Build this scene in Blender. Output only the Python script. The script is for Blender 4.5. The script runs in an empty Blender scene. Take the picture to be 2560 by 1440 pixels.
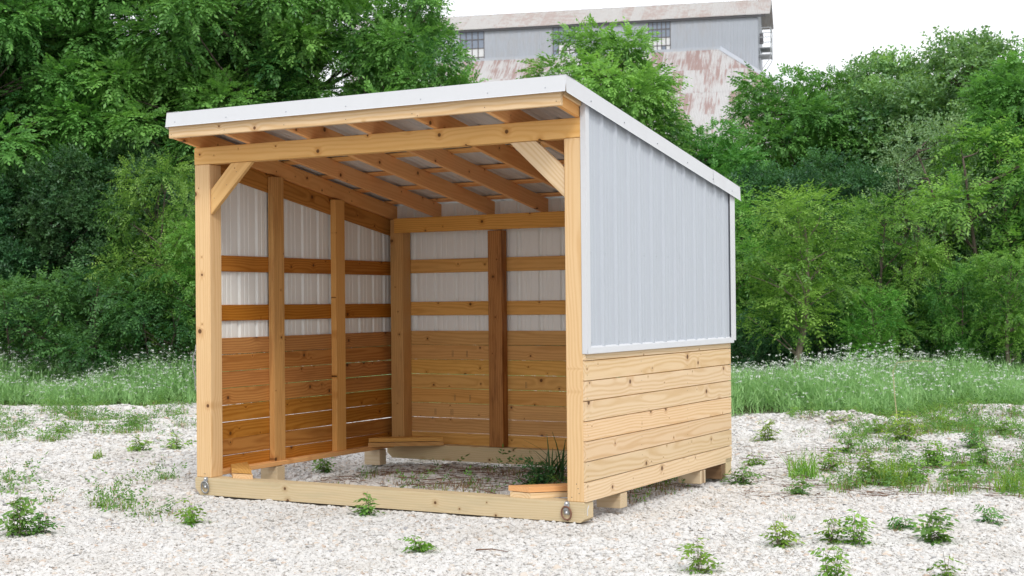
import bpy, bmesh, math, random
import numpy as np
from mathutils import Vector, Matrix

# ------------------------------------------------------------------ camera, sky, sun, exposure
scene = bpy.context.scene
COL = scene.collection
ZG = 0.14                                     # top of the shed's skids above the gravel
CAM = np.array([7.8972, -8.8718, 1.374 + ZG])
YAW, PITCH, ROLL, FPX = 0.5094, 0.0113, -0.0091, 3576.75
FW = np.array([-math.sin(YAW) * math.cos(PITCH), math.cos(YAW) * math.cos(PITCH), math.sin(PITCH)])
_r = np.array([math.cos(YAW), math.sin(YAW), 0.0])
_u = np.cross(_r, FW)
RT = _r * math.cos(ROLL) + _u * math.sin(ROLL)
UP = -_r * math.sin(ROLL) + _u * math.cos(ROLL)
cam_d = bpy.data.cameras.new('camera')
cam = bpy.data.objects.new('camera', cam_d)
COL.objects.link(cam)
M = Matrix(((RT[0], UP[0], -FW[0], CAM[0]), (RT[1], UP[1], -FW[1], CAM[1]), (RT[2], UP[2], -FW[2], CAM[2]), (0, 0, 0, 1)))
cam.matrix_world = M
cam_d.sensor_width = 36.0
cam_d.lens = 36.0 * FPX / 2560.0
cam_d.clip_start, cam_d.clip_end = 0.1, 5000
cam_d.dof.use_dof = True
cam_d.dof.focus_distance = 10.6
cam_d.dof.aperture_fstop = 5.6
scene.camera = cam

SUN_EL, SUN_AZ = math.radians(46), math.radians(-46)   # azimuth measured from +x towards +y
sun_dir = np.array([math.cos(SUN_EL) * math.cos(SUN_AZ), math.cos(SUN_EL) * math.sin(SUN_AZ), math.sin(SUN_EL)])

world = bpy.data.worlds.new('World')
scene.world = world
world.use_nodes = True
wt = world.node_tree
wt.nodes.clear()
w_out = wt.nodes.new('ShaderNodeOutputWorld')
w_bg = wt.nodes.new('ShaderNodeBackground')
w_sky = wt.nodes.new('ShaderNodeTexSky')
w_sky.sky_type = 'NISHITA'
w_sky.sun_disc = False
w_sky.sun_elevation = SUN_EL
w_sky.sun_rotation = math.radians(90) - SUN_AZ
w_sky.dust_density = 3.0
w_hsv = wt.nodes.new('ShaderNodeHueSaturation')
w_hsv.inputs['Saturation'].default_value = 0.25
w_mix = wt.nodes.new('ShaderNodeMix')
w_mix.data_type = 'RGBA'
w_mix.inputs[0].default_value = 0.82                    # thin bright overcast over the clear sky
w_mix.inputs[7].default_value = (10.4, 10.6, 11.0, 1)
wt.links.new(w_sky.outputs[0], w_hsv.inputs['Color'])
wt.links.new(w_hsv.outputs[0], w_mix.inputs[6])
wt.links.new(w_mix.outputs[2], w_bg.inputs['Color'])
w_bg.inputs['Strength'].default_value = 0.12
wt.links.new(w_bg.outputs[0], w_out.inputs['Surface'])

sun_d = bpy.data.lights.new('sun', 'SUN')
sun_d.energy = 1.5
sun_d.angle = math.radians(14)
sun_d.color = (1.0, 0.96, 0.9)
sun = bpy.data.objects.new('sun', sun_d)
COL.objects.link(sun)
sun.rotation_euler = Vector(sun_dir).to_track_quat('Z', 'Y').to_euler()

scene.view_settings.view_transform = 'Standard'
scene.view_settings.look = 'None'
scene.view_settings.exposure = 0.21
scene.view_settings.gamma = 1.0
scene.view_settings.use_curve_mapping = False
scene.render.engine = 'CYCLES'
scene.cycles.use_denoising = True
scene.cycles.max_bounces = 7
scene.cycles.use_adaptive_sampling = True
scene.cycles.adaptive_threshold = 0.02
scene.cycles.diffuse_bounces = 5
scene.cycles.glossy_bounces = 2
scene.cycles.transmission_bounces = 4
scene.cycles.sample_clamp_indirect = 4.0

# ------------------------------------------------------------------ helpers
RNG = np.random.default_rng(7)
random.seed(7)
FH = np.array([-math.sin(YAW), math.cos(YAW)])
RH = np.array([math.cos(YAW), math.sin(YAW)])


def ground_px(px, py, z=0.0):
    """Point of the level plane z that lies on the photograph's sight line (px, py)."""
    d = FW + RT * (px - 1280) / FPX - UP * (py - 720) / FPX
    t = (z - CAM[2]) / d[2]
    return CAM + t * d


def at_depth(px, dist):
    """Ground-plan point at a horizontal distance, in the direction of photograph column px."""
    s = (px - 1280) / FPX * dist
    p = CAM[:2] + RH * s + FH * dist
    return p


def sd(x, y):
    dx, dy = x - CAM[0], y - CAM[1]
    return dx * RH[0] + dy * RH[1], dx * FH[0] + dy * FH[1]


def vnoise(x, y, seed=0):
    x = np.asarray(x, float); y = np.asarray(y, float)
    xi, yi = np.floor(x), np.floor(y)
    fx, fy = x - xi, y - yi
    fx = fx * fx * (3 - 2 * fx); fy = fy * fy * (3 - 2 * fy)
    def hsh(a, b):
        v = np.sin(a * 127.1 + b * 311.7 + seed * 74.7) * 43758.5453
        return v - np.floor(v)
    a = hsh(xi, yi); b = hsh(xi + 1, yi); c = hsh(xi, yi + 1); d = hsh(xi + 1, yi + 1)
    return (a * (1 - fx) + b * fx) * (1 - fy) + (c * (1 - fx) + d * fx) * fy


def meadow_front(s, d):
    """Distance at which the gravel gives way to the wild flowers."""
    px = 1280 + FPX * s / np.maximum(d, 1.0)
    t = np.clip((px - 500) / 1300.0, 0, 1)
    return 22.3 * (1 - t) + 19.0 * t + 2.2 * (vnoise(s * 0.45, 3.1, 5) - 0.5) + 1.1 * (vnoise(s * 1.7, 9.1, 6) - 0.5)


def height(x, y):
    x = np.asarray(x, float); y = np.asarray(y, float)
    s, d = sd(x, y)
    near = np.clip(np.maximum(np.maximum(-0.1 - x, x - 3.6), np.maximum(-0.15 - y, y - 2.9)) / 0.9, 0, 1)
    inside = 1 - near
    far = np.clip((d - 11.0) / 6.0, 0, 1)
    h = (vnoise(x * 0.7, y * 0.7, 1) - 0.5) * (0.05 + 0.09 * far) * near
    h = h + (vnoise(x * 2.3, y * 2.3, 2) - 0.5) * (0.018 + 0.045 * far)
    mf = meadow_front(s, d)
    h = h + 0.11 * np.exp(-((d - mf + 0.7) / 0.55) ** 2) * (0.3 + 0.9 * vnoise(s * 0.8, 1.0, 8))
    h = h + 0.010 * np.clip(d - 22, 0, 30)
    # gravel heaped a little along the front skid, scooped under the left wall
    h = h - 0.035 * np.exp(-((x - 0.1) / 0.5) ** 2) * np.clip(y, 0, 1) * np.clip(3.4 - y, 0, 1)
    h = h - 0.012 * inside - 0.02 * np.exp(-((x - 3.55) / 0.35) ** 2) * np.clip(y, 0, 1) * np.clip(3.4 - y, 0, 1)
    return h


def np_mesh(name, V, F, mats=(), smooth=False, mat_idx=None, attrs=None):
    V = np.asarray(V, np.float32).reshape(-1, 3)
    F = np.asarray(F, np.int32)
    k = F.shape[1]
    me = bpy.data.meshes.new(name)
    me.vertices.add(len(V)); me.vertices.foreach_set('co', V.ravel())
    me.loops.add(F.size); me.loops.foreach_set('vertex_index', F.ravel())
    me.polygons.add(len(F))
    me.polygons.foreach_set('loop_start', np.arange(0, F.size, k, dtype=np.int32))
    if mat_idx is not None:
        me.polygons.foreach_set('material_index', np.asarray(mat_idx, np.int32))
    me.polygons.foreach_set('use_smooth', np.full(len(F), bool(smooth)))
    for m in mats:
        me.materials.append(m)
    for an, av in (attrs or {}).items():
        a = me.attributes.new(an, 'FLOAT', 'POINT')
        a.data.foreach_set('value', np.asarray(av, np.float32))
    me.update(calc_edges=True)
    me.validate()
    return me


def link(name, me, parent=None, loc=None, rot=None):
    o = bpy.data.objects.new(name, me)
    COL.objects.link(o)
    if parent is not None:
        o.parent = parent
    if loc is not None:
        o.location = loc
    if rot is not None:
        o.rotation_euler = rot
    return o


def tag(o, label=None, cat=None, group=None, kind=None):
    if label: o['label'] = label
    if cat: o['category'] = cat
    if group: o['group'] = group
    if kind: o['kind'] = kind
    return o


def empty(name, loc=(0, 0, 0), rz=0.0, scale=1.0):
    o = bpy.data.objects.new(name, None)
    COL.objects.link(o)
    o.location = loc; o.rotation_euler = (0, 0, rz); o.scale = (scale,) * 3
    o.empty_display_size = 0.2
    return o


class NT:
    """Tiny node-tree writer."""
    def __init__(self, mat):
        self.t = mat.node_tree
    def n(self, typ, **kw):
        nd = self.t.nodes.new(typ)
        ins = kw.pop('ins', {})
        for k, v in kw.items():
            setattr(nd, k, v)
        for k, v in ins.items():
            if isinstance(v, bpy.types.NodeSocket):
                self.t.links.new(v, nd.inputs[k])
            else:
                nd.inputs[k].default_value = v
        return nd
    def m(self, op, a, b=0.0, c=0.0):
        return self.n('ShaderNodeMath', operation=op, ins={0: a, 1: b, 2: c}).outputs[0]
    def vm(self, op, a, b=(0, 0, 0)):
        return self.n('ShaderNodeVectorMath', operation=op, ins={0: a, 1: b}).outputs[0]
    def ramp(self, f, stops):
        nd = self.n('ShaderNodeValToRGB', ins={0: f})
        e = nd.color_ramp.elements
        while len(e) < len(stops): e.new(0.5)
        for el, (p, c) in zip(e, stops):
            el.position = p
            el.color = c if len(c) == 4 else (*c, 1)
        return nd.outputs[0]
    def mix(self, f, a, b, blend='MIX'):
        nd = self.n('ShaderNodeMix', data_type='RGBA', blend_type=blend, ins={0: f, 6: a, 7: b})
        return nd.outputs[2]
    def sst(self, x, lo, hi):
        return self.n('ShaderNodeMapRange', interpolation_type='SMOOTHSTEP', ins={0: x, 1: lo, 2: hi, 3: 0.0, 4: 1.0}).outputs[0]


def new_mat(name):
    m = bpy.data.materials.new(name)
    m.use_nodes = True
    bsdf = m.node_tree.nodes['Principled BSDF']
    return m, NT(m), bsdf


def C(r, g, b): return (r, g, b, 1.0)

# ------------------------------------------------------------------ materials


def wood(name, light, dark, knot=(0.09, 0.035, 0.012), ring=0.55, knots=1.0, stain=0.0, stain_col=(0.2, 0.12, 0.07), rough=0.62, val=0.16):
    m, t, b = new_mat(name)
    tc = t.n('ShaderNodeTexCoord').outputs['Object']
    rnd = t.n('ShaderNodeObjectInfo').outputs['Random']
    sep = t.n('ShaderNodeSeparateXYZ', ins={0: tc})
    x, y, z = sep.outputs
    r2 = t.m('FRACT', t.m('MULTIPLY', rnd, 7.31))
    r3 = t.m('FRACT', t.m('MULTIPLY', rnd, 23.7))
    off = t.n('ShaderNodeCombineXYZ', ins={0: t.m('MULTIPLY', rnd, 57.0), 1: t.m('MULTIPLY', r2, 31.0), 2: t.m('MULTIPLY', r3, 17.0)}).outputs[0]
    p = t.vm('ADD', tc, off)
    lowp = t.vm('MULTIPLY', p, (1.3, 5.0, 5.0))
    n1 = t.n('ShaderNodeTexNoise', ins={'Vector': lowp, 'Scale': 1.0, 'Detail': 2.0})
    nsep = t.n('ShaderNodeSeparateXYZ', ins={0: n1.outputs['Color']})
    # knots: cells along the face of the board
    kx = t.m('MULTIPLY_ADD', x, 3.6, t.m('MULTIPLY', rnd, 91.0))
    ky = t.m('MULTIPLY_ADD', y, 3.6, t.m('MULTIPLY', r2, 45.0))
    kv = t.n('ShaderNodeCombineXYZ', ins={0: kx, 1: ky, 2: 0.0}).outputs[0]
    vor = t.n('ShaderNodeTexVoronoi', voronoi_dimensions='2D', ins={'Vector': kv, 'Scale': 1.0, 'Randomness': 1.0})
    kd = t.m('DIVIDE', vor.outputs['Distance'], 3.6)
    ksel = t.n('ShaderNodeSeparateXYZ', ins={0: vor.outputs['Color']})
    ksize = t.m('MULTIPLY_ADD', t.m('POWER', ksel.outputs[0], 2.0), 0.017, 0.004)
    krel = t.m('DIVIDE', kd, ksize)
    swell = t.m('MULTIPLY', t.m('POWER', 2.718, t.m('MULTIPLY', t.m('MULTIPLY', krel, krel), -0.09)), 0.016)
    # growth rings around a pith that drifts along the board
    yy = t.m('ADD', t.m('ADD', y, t.m('MULTIPLY', t.m('SUBTRACT', r2, 0.5), 0.22)), t.m('MULTIPLY', t.m('SUBTRACT', nsep.outputs[0], 0.5), 0.055))
    zz = t.m('ADD', t.m('ADD', z, t.m('MULTIPLY_ADD', r3, 0.07, 0.02)), t.m('ADD', t.m('MULTIPLY', t.m('SUBTRACT', nsep.outputs[1], 0.5), 0.05), t.m('MULTIPLY', x, t.m('MULTIPLY', t.m('SUBTRACT', rnd, 0.5), 0.05))))
    rr = t.m('ADD', t.m('SQRT', t.m('ADD', t.m('MULTIPLY', yy, yy), t.m('MULTIPLY', zz, zz))), swell)
    sn = t.m('SINE', t.m('MULTIPLY', rr, 6.2832 / 0.019))
    rings = t.m('POWER', t.m('MULTIPLY_ADD', sn, 0.5, 0.5), 1.8)
    fib = t.n('ShaderNodeTexNoise', ins={'Vector': t.vm('MULTIPLY', p, (5.0, 190.0, 190.0)), 'Scale': 1.0, 'Detail': 2.0}).outputs[0]
    bro = t.n('ShaderNodeTexNoise', ins={'Vector': t.vm('MULTIPLY', p, (1.6, 9.0, 9.0)), 'Scale': 1.0, 'Detail': 3.0}).outputs[0]
    f = t.m('ADD', t.m('MULTIPLY', rings, ring), t.m('MULTIPLY', t.m('SUBTRACT', fib, 0.45), 0.5))
    f = t.n('ShaderNodeClamp', ins={0: t.m('ADD', f, t.m('MULTIPLY', t.m('SUBTRACT', bro, 0.5), 0.55))}).outputs[0]
    col = t.mix(f, C(*light), C(*dark))
    if stain > 0:
        sc = t.n('ShaderNodeTexNoise', ins={'Vector': t.vm('MULTIPLY', p, (2.2, 14.0, 14.0)), 'Scale': 1.0, 'Detail': 4.0, 'Roughness': 0.65}).outputs[0]
        col = t.mix(t.m('MULTIPLY', t.sst(sc, 0.47, 0.7), stain), col, C(*stain_col))
    halo = t.m('MULTIPLY', t.m('SUBTRACT', 1.0, t.sst(krel, 0.8, 3.4)), 0.42 * knots)
    col = t.mix(halo, col, C(dark[0] * 0.72, dark[1] * 0.55, dark[2] * 0.45))
    core = t.m('MULTIPLY', t.m('SUBTRACT', 1.0, t.sst(krel, 0.65, 1.15)), 0.92 * knots)
    col = t.mix(core, col, C(*knot))
    hs = t.n('ShaderNodeHueSaturation', ins={'Color': col, 'Hue': t.m('MULTIPLY_ADD', r3, 0.010, 0.496), 'Saturation': t.m('MULTIPLY_ADD', r2, 0.14, 0.97), 'Value': t.m('MULTIPLY_ADD', rnd, 2 * val, 1 - val)})
    t.t.links.new(hs.outputs[0], b.inputs['Base Color'])
    b.inputs['Roughness'].default_value = rough
    b.inputs['Specular IOR Level'].default_value = 0.25
    bump = t.n('ShaderNodeBump', ins={'Strength': 0.25, 'Distance': 0.002, 'Height': t.m('ADD', fib, t.m('MULTIPLY', rings, 0.4))})
    t.t.links.new(bump.outputs[0], b.inputs['Normal'])
    return m


W_GOLD = wood('pine_golden', (0.72, 0.500, 0.285), (0.61, 0.375, 0.180), ring=0.55, val=0.04)
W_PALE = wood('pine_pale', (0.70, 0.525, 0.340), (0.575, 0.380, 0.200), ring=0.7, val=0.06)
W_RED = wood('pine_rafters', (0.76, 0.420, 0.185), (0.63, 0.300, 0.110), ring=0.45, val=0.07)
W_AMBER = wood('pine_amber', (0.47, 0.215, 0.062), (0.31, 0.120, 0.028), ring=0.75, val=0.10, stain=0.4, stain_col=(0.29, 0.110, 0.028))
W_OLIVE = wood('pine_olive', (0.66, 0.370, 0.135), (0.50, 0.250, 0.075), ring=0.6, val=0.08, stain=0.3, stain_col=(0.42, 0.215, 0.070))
W_TREAT = wood('pine_treated', (0.60, 0.485, 0.325), (0.51, 0.385, 0.230), ring=0.5, val=0.04, stain=0.4, stain_col=(0.45, 0.385, 0.26))
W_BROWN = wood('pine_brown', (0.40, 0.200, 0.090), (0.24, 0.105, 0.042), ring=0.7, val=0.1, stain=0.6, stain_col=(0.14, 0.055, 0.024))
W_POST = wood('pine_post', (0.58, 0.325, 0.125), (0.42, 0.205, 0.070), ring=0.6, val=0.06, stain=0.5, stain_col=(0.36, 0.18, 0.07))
W_HEAD = wood('pine_header', (0.71, 0.435, 0.200), (0.59, 0.320, 0.122), ring=0.5, val=0.03)
W_STAIN_SHADE = wood('pine_stained_shaded', (0.20, 0.125, 0.075), (0.13, 0.075, 0.042), ring=0.5, val=0.05)  # rear block: stained wood, with the shade on it put into the colour
W_END = wood('pine_cut_end', (0.72, 0.52, 0.29), (0.55, 0.34, 0.15), ring=0.9, knots=0.0, val=0.05)


def sheet_metal(name, col, rough=0.38, streak=0.06, metallic=0.0, wavy=0.0):
    m, t, b = new_mat(name)
    tc = t.n('ShaderNodeTexCoord').outputs['Object']
    nz = t.n('ShaderNodeTexNoise', ins={'Vector': t.vm('MULTIPLY', tc, (6, 6, 0.9)), 'Scale': 1.0, 'Detail': 4.0}).outputs[0]
    sm = t.n('ShaderNodeTexNoise', ins={'Vector': t.vm('MULTIPLY', tc, (3, 3, 3)), 'Scale': 1.0, 'Detail': 5.0, 'Roughness': 0.6}).outputs[0]
    c = t.mix(t.m('MULTIPLY', t.sst(nz, 0.45, 0.75), streak * 2), C(*col), C(col[0] * 0.72, col[1] * 0.70, col[2] * 0.66))
    c = t.mix(t.m('MULTIPLY', t.sst(sm, 0.55, 0.8), streak), c, C(0.45, 0.40, 0.33))
    t.t.links.new(c, b.inputs['Base Color'])
    t.t.links.new(t.m('MULTIPLY_ADD', sm, 0.25, rough - 0.1), b.inputs['Roughness'])
    b.inputs['Metallic'].default_value = metallic
    if wavy:
        lo = t.n('ShaderNodeTexNoise', ins={'Vector': t.vm('MULTIPLY', tc, (2.2, 2.2, 1.3)), 'Scale': 1.0, 'Detail': 1.0}).outputs[0]
        bp = t.n('ShaderNodeBump', ins={'Strength': wavy, 'Distance': 0.03, 'Height': lo})
        t.t.links.new(bp.outputs[0], b.inputs['Normal'])
    return m


M_WALL = sheet_metal('painted_steel_grey', (0.425, 0.46, 0.51), 0.5, 0.04, wavy=0.4)
M_BACK = sheet_metal('panel_backer_offwhite', (0.80, 0.81, 0.795), 0.55, 0.02)
M_TRIM = sheet_metal('painted_steel_white', (0.575, 0.59, 0.615), 0.5, 0.03, wavy=0.2)
M_ROOF = sheet_metal('galvanised_roofing', (0.60, 0.60, 0.60), 0.45, 0.10)
M_STEEL = sheet_metal('zinc_hardware', (0.36, 0.37, 0.38), 0.35, 0.2, 0.8)
M_BOLT = sheet_metal('zinc_bolt', (0.75, 0.76, 0.78), 0.3, 0.05, 0.7)
M_RUSTY = sheet_metal('rusty_ring_steel', (0.24, 0.12, 0.08), 0.65, 0.5, 0.3)
M_NAIL = sheet_metal('nail_steel', (0.13, 0.09, 0.06), 0.6, 0.2)
M_SCREW = sheet_metal('screw_heads', (0.38, 0.41, 0.45), 0.5, 0.2)
M_WIRE = sheet_metal('wire_grey', (0.30, 0.31, 0.33), 0.6, 0.1)


def leaf_mat(name, dark, light, trans=0.35, gloss=0.06, through=(1.45, 1.3, 0.6)):
    m, t, b = new_mat(name)
    t.t.nodes.remove(b)
    out = t.t.nodes['Material Output']
    at = t.n('ShaderNodeAttribute', attribute_name='tint').outputs['Fac']
    rnd = t.n('ShaderNodeObjectInfo').outputs['Random']
    col = t.mix(at, C(*dark), C(*light))
    hs = t.n('ShaderNodeHueSaturation', ins={'Color': col, 'Hue': t.m('MULTIPLY_ADD', rnd, 0.03, 0.487), 'Saturation': 1.0, 'Value': t.m('MULTIPLY_ADD', t.m('FRACT', t.m('MULTIPLY', rnd, 13.7)), 0.3, 0.86)})
    c = hs.outputs[0]
    d = t.n('ShaderNodeBsdfDiffuse', ins={'Color': c}).outputs[0]
    tcol = t.mix(1.0, c, C(*through), 'MULTIPLY')
    tr = t.n('ShaderNodeBsdfTranslucent', ins={'Color': tcol}).outputs[0]
    s1 = t.n('ShaderNodeMixShader', ins={0: trans, 1: d, 2: tr}).outputs[0]
    g = t.n('ShaderNodeBsdfGlossy', ins={'Color': C(0.9, 0.95, 1.0), 'Roughness': 0.45}).outputs[0]
    s2 = t.n('ShaderNodeMixShader', ins={0: gloss, 1: s1, 2: g}).outputs[0]
    t.t.links.new(s2, out.inputs['Surface'])
    return m


L_PINN = leaf_mat('leaf_pinnate', (0.036, 0.125, 0.034), (0.230, 0.470, 0.110), 0.38, 0.02, (1.3, 1.3, 0.75))
L_BRIGHT = leaf_mat('leaf_bright', (0.056, 0.180, 0.032), (0.330, 0.590, 0.120), 0.40, 0.02, (1.15, 1.25, 0.8))
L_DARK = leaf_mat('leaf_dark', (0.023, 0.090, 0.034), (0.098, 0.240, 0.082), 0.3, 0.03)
L_SHADE = leaf_mat('leaf_undergrowth_shaded', (0.025, 0.095, 0.030), (0.140, 0.320, 0.085), 0.35, 0.02)  # bush leaves: deep shade under the trees is put into this darker green
L_MID = leaf_mat('leaf_mid_green', (0.046, 0.150, 0.050), (0.230, 0.450, 0.155), 0.33, 0.05)
L_GREY = leaf_mat('leaf_greyish', (0.100, 0.190, 0.085), (0.270, 0.400, 0.200), 0.3, 0.03)
L_MEADOW = leaf_mat('meadow_green', (0.200, 0.410, 0.140), (0.420, 0.660, 0.290), 0.48, 0.02, (1.1, 1.1, 0.9))
L_WEED = leaf_mat('weed_green', (0.085, 0.210, 0.030), (0.300, 0.480, 0.085), 0.42, 0.02)
L_WEED_D = leaf_mat('weed_deep_green', (0.060, 0.170, 0.040), (0.190, 0.380, 0.085), 0.4, 0.03)
L_STRAW = leaf_mat('dry_straw', (0.16, 0.09, 0.05), (0.42, 0.31, 0.18), 0.15, 0.02)
L_FLOWER = leaf_mat('white_petals', (0.70, 0.72, 0.68), (0.80, 0.82, 0.80), 0.3, 0.02, (1, 1, 1))


def bark_mat(name, a, bcol):
    m, t, b = new_mat(name)
    tc = t.n('ShaderNodeTexCoord').outputs['Object']
    nz = t.n('ShaderNodeTexNoise', ins={'Vector': t.vm('MULTIPLY', tc, (18, 18, 4)), 'Scale': 1.0, 'Detail': 4.0}).outputs[0]
    t.t.links.new(t.ramp(nz, [(0.3, a), (0.7, bcol)]), b.inputs['Base Color'])
    b.inputs['Roughness'].default_value = 0.9
    bp = t.n('ShaderNodeBump', ins={'Strength': 0.6, 'Distance': 0.02, 'Height': nz})
    t.t.links.new(bp.outputs[0], b.inputs['Normal'])
    return m


BARK = bark_mat('bark_brown', (0.045, 0.032, 0.024), (0.13, 0.10, 0.08))
BARK_P = bark_mat('bark_pale', (0.13, 0.10, 0.075), (0.28, 0.23, 0.18))
TWIG = bark_mat('dry_twigs', (0.10, 0.055, 0.035), (0.24, 0.14, 0.09))


def gravel_mat():
    m, t, b = new_mat('gravel_ground')
    pos = t.n('ShaderNodeNewGeometry').outputs['Position']
    g = t.n('ShaderNodeAttribute', attribute_name='gravel').outputs['Fac']
    v = t.n('ShaderNodeTexVoronoi', ins={'Vector': pos, 'Scale': 34.0})
    tone = t.n('ShaderNodeSeparateXYZ', ins={0: v.outputs['Color']}).outputs[0]
    st = t.ramp(tone, [(0.0, (0.38, 0.36, 0.33)), (0.35, (0.50, 0.48, 0.455)), (0.8, (0.58, 0.56, 0.54)), (1.0, (0.48, 0.43, 0.38))])
    gap = t.sst(v.outputs['Distance'], 0.35, 0.75)
    st = t.mix(t.m('MULTIPLY', gap, 0.45), st, C(0.36, 0.32, 0.27))
    nz = t.n('ShaderNodeTexNoise', ins={'Vector': pos, 'Scale': 1.1, 'Detail': 5.0, 'Roughness': 0.6}).outputs[0]
    st = t.mix(t.m('MULTIPLY', t.sst(nz, 0.5, 0.72), 0.35), st, C(0.40, 0.35, 0.29))
    nz2 = t.n('ShaderNodeTexNoise', ins={'Vector': pos, 'Scale': 3.0, 'Detail': 5.0}).outputs[0]
    soil = t.ramp(nz2, [(0.3, (0.045, 0.06, 0.022)), (0.7, (0.11, 0.13, 0.05))])
    c = t.mix(g, soil, st)
    t.t.links.new(c, b.inputs['Base Color'])
    b.inputs['Roughness'].default_value = 0.95
    b.inputs['Specular IOR Level'].default_value = 0.1
    bp = t.n('ShaderNodeBump', ins={'Strength': 0.8, 'Distance': 0.02, 'Height': t.m('SUBTRACT', 1.0, v.outputs['Distance'])})
    t.t.links.new(bp.outputs[0], b.inputs['Normal'])
    return m


def stone_mat(name, stops):
    m, t, b = new_mat(name)
    rnd = t.n('ShaderNodeObjectInfo').outputs['Random']
    tc = t.n('ShaderNodeTexCoord').outputs['Object']
    nz = t.n('ShaderNodeTexNoise', ins={'Vector': tc, 'Scale': 1.7, 'Detail': 4.0}).outputs[0]
    loc = t.n('ShaderNodeObjectInfo').outputs['Location']
    big = t.n('ShaderNodeTexNoise', ins={'Vector': loc, 'Scale': 0.9, 'Detail': 5.0, 'Roughness': 0.62}).outputs[0]
    c = t.ramp(rnd, stops)
    c = t.mix(t.m('MULTIPLY', t.sst(big, 0.50, 0.68), 0.34), c, C(0.44, 0.40, 0.35))
    c = t.mix(t.m('MULTIPLY', t.sst(nz, 0.55, 0.8), 0.2), c, C(0.52, 0.47, 0.41))
    t.t.links.new(c, b.inputs['Base Color'])
    b.inputs['Roughness'].default_value = 0.9
    b.inputs['Specular IOR Level'].default_value = 0.15
    return m


M_GROUND = gravel_mat()
M_STONE = stone_mat('limestone_pebbles', [(0.0, (0.30, 0.30, 0.31)), (0.025, (0.50, 0.49, 0.475)), (0.2, (0.57, 0.56, 0.54)), (0.6, (0.615, 0.607, 0.595)), (0.9, (0.60, 0.585, 0.562)), (0.97, (0.57, 0.50, 0.43)), (1.0, (0.48, 0.38, 0.31))])

# ------------------------------------------------------------------ ground


def grow(a, b, step, far, k=1.28):
    mid = list(np.arange(a, b, step))
    lo, x, s = [], a, step
    while x > -far:
        s *= k; x -= s; lo.append(x)
    hi, x, s = [], mid[-1], step
    while x < far:
        s *= k; x += s; hi.append(x)
    return np.array(lo[::-1] + mid + hi)


S = grow(-13, 13, 0.14, 2500)
Dd = grow(5, 30, 0.12, 2500)
gs, gd = np.meshgrid(S, Dd)
gx = CAM[0] + gs * RH[0] + gd * FH[0]
gy = CAM[1] + gs * RH[1] + gd * FH[1]
gz = height(gx, gy) * np.clip((120 - np.abs(gs)) / 60, 0, 1)
gg = 1 - np.clip((gd - meadow_front(gs, gd) - 0.1) / 0.8, 0, 1)
nS, nD = len(S), len(Dd)
idx = np.arange(nS * nD).reshape(nD, nS)
F = np.stack([idx[:-1, :-1], idx[:-1, 1:], idx[1:, 1:], idx[1:, :-1]], -1).reshape(-1, 4)
ground = link('ground', np_mesh('ground', np.stack([gx, gy, gz], -1), F, [M_GROUND], True, attrs={'gravel': gg.ravel()}))
tag(ground, 'pale limestone gravel yard running back to the trees', 'ground', kind='structure')

# pebbles: real stones over the whole yard, one mass that nobody could count


def pebble_points():
    P = []
    bands = [(6.2, 9.0, 0.0098, 1.1), (9.0, 12.0, 0.0110, 1.05), (12.0, 16.0, 0.0140, 0.9), (16.0, 23.5, 0.018, 0.7)]
    for d0, d1, r, k in bands:
        w1 = d1 * 0.385 + 1.3
        area = (d1 - d0) * 2 * w1
        n = int(area * k / (math.pi * r * r))
        d = RNG.uniform(d0, d1, n); s = RNG.uniform(-w1, w1, n)
        keep = np.abs(s) < d * 0.385 + 1.3
        d, s = d[keep], s[keep]
        keep = RNG.random(len(d)) < 1 - np.clip((d - meadow_front(s, d) - 0.0) / 0.6, 0, 1)
        d, s = d[keep], s[keep]
        x = CAM[0] + s * RH[0] + d * FH[0]; y = CAM[1] + s * RH[1] + d * FH[1]
        rad = r * np.exp(RNG.normal(0, 0.40, len(d)))
        big = RNG.random(len(d)) < 0.006
        rad = np.minimum(np.where(big, rad * 1.7, rad), 2.3 * r)
        P.append(np.stack([x, y, height(x, y) + rad * RNG.uniform(-0.2, 0.2, len(d)), rad], -1))
    P = np.concatenate(P)
    # no stones inside the skids
    skid = (P[:, 0] > -0.02) & (P[:, 0] < 3.55) & (((P[:, 1] > -0.03) & (P[:, 1] < 0.16)))
    return P[~skid]


PP = pebble_points()
pm = bpy.data.meshes.new('gravel_pebbles')
pm.vertices.add(len(PP)); pm.vertices.foreach_set('co', PP[:, :3].astype(np.float32).ravel())
a = pm.attributes.new('srot', 'FLOAT_VECTOR', 'POINT'); a.data.foreach_set('vector', (RNG.normal(0, 1, (len(PP), 3)) * [0.3, 0.3, 3.0]).astype(np.float32).ravel())
sc3 = PP[:, 3:4] * RNG.uniform(0.75, 1.35, (len(PP), 3)) * [1, 1, 0.42]
a = pm.attributes.new('sscl', 'FLOAT_VECTOR', 'POINT'); a.data.foreach_set('vector', sc3.astype(np.float32).ravel())
a = pm.attributes.new('sidx', 'INT', 'POINT'); a.data.foreach_set('value', RNG.integers(0, 5, len(PP)).astype(np.int32))
pm.materials.append(M_STONE)
pebbles = link('gravel_pebbles', pm)
tag(pebbles, 'loose white and tan limestone pebbles covering the yard', 'gravel', kind='stuff')
ng = bpy.data.node_groups.new('pebbles', 'GeometryNodeTree')
ng.interface.new_socket('Geometry', in_out='INPUT', socket_type='NodeSocketGeometry')
ng.interface.new_socket('Geometry', in_out='OUTPUT', socket_type='NodeSocketGeometry')
gi = ng.nodes.new('NodeGroupInput'); go = ng.nodes.new('NodeGroupOutput')
join = ng.nodes.new('GeometryNodeJoinGeometry')
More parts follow.
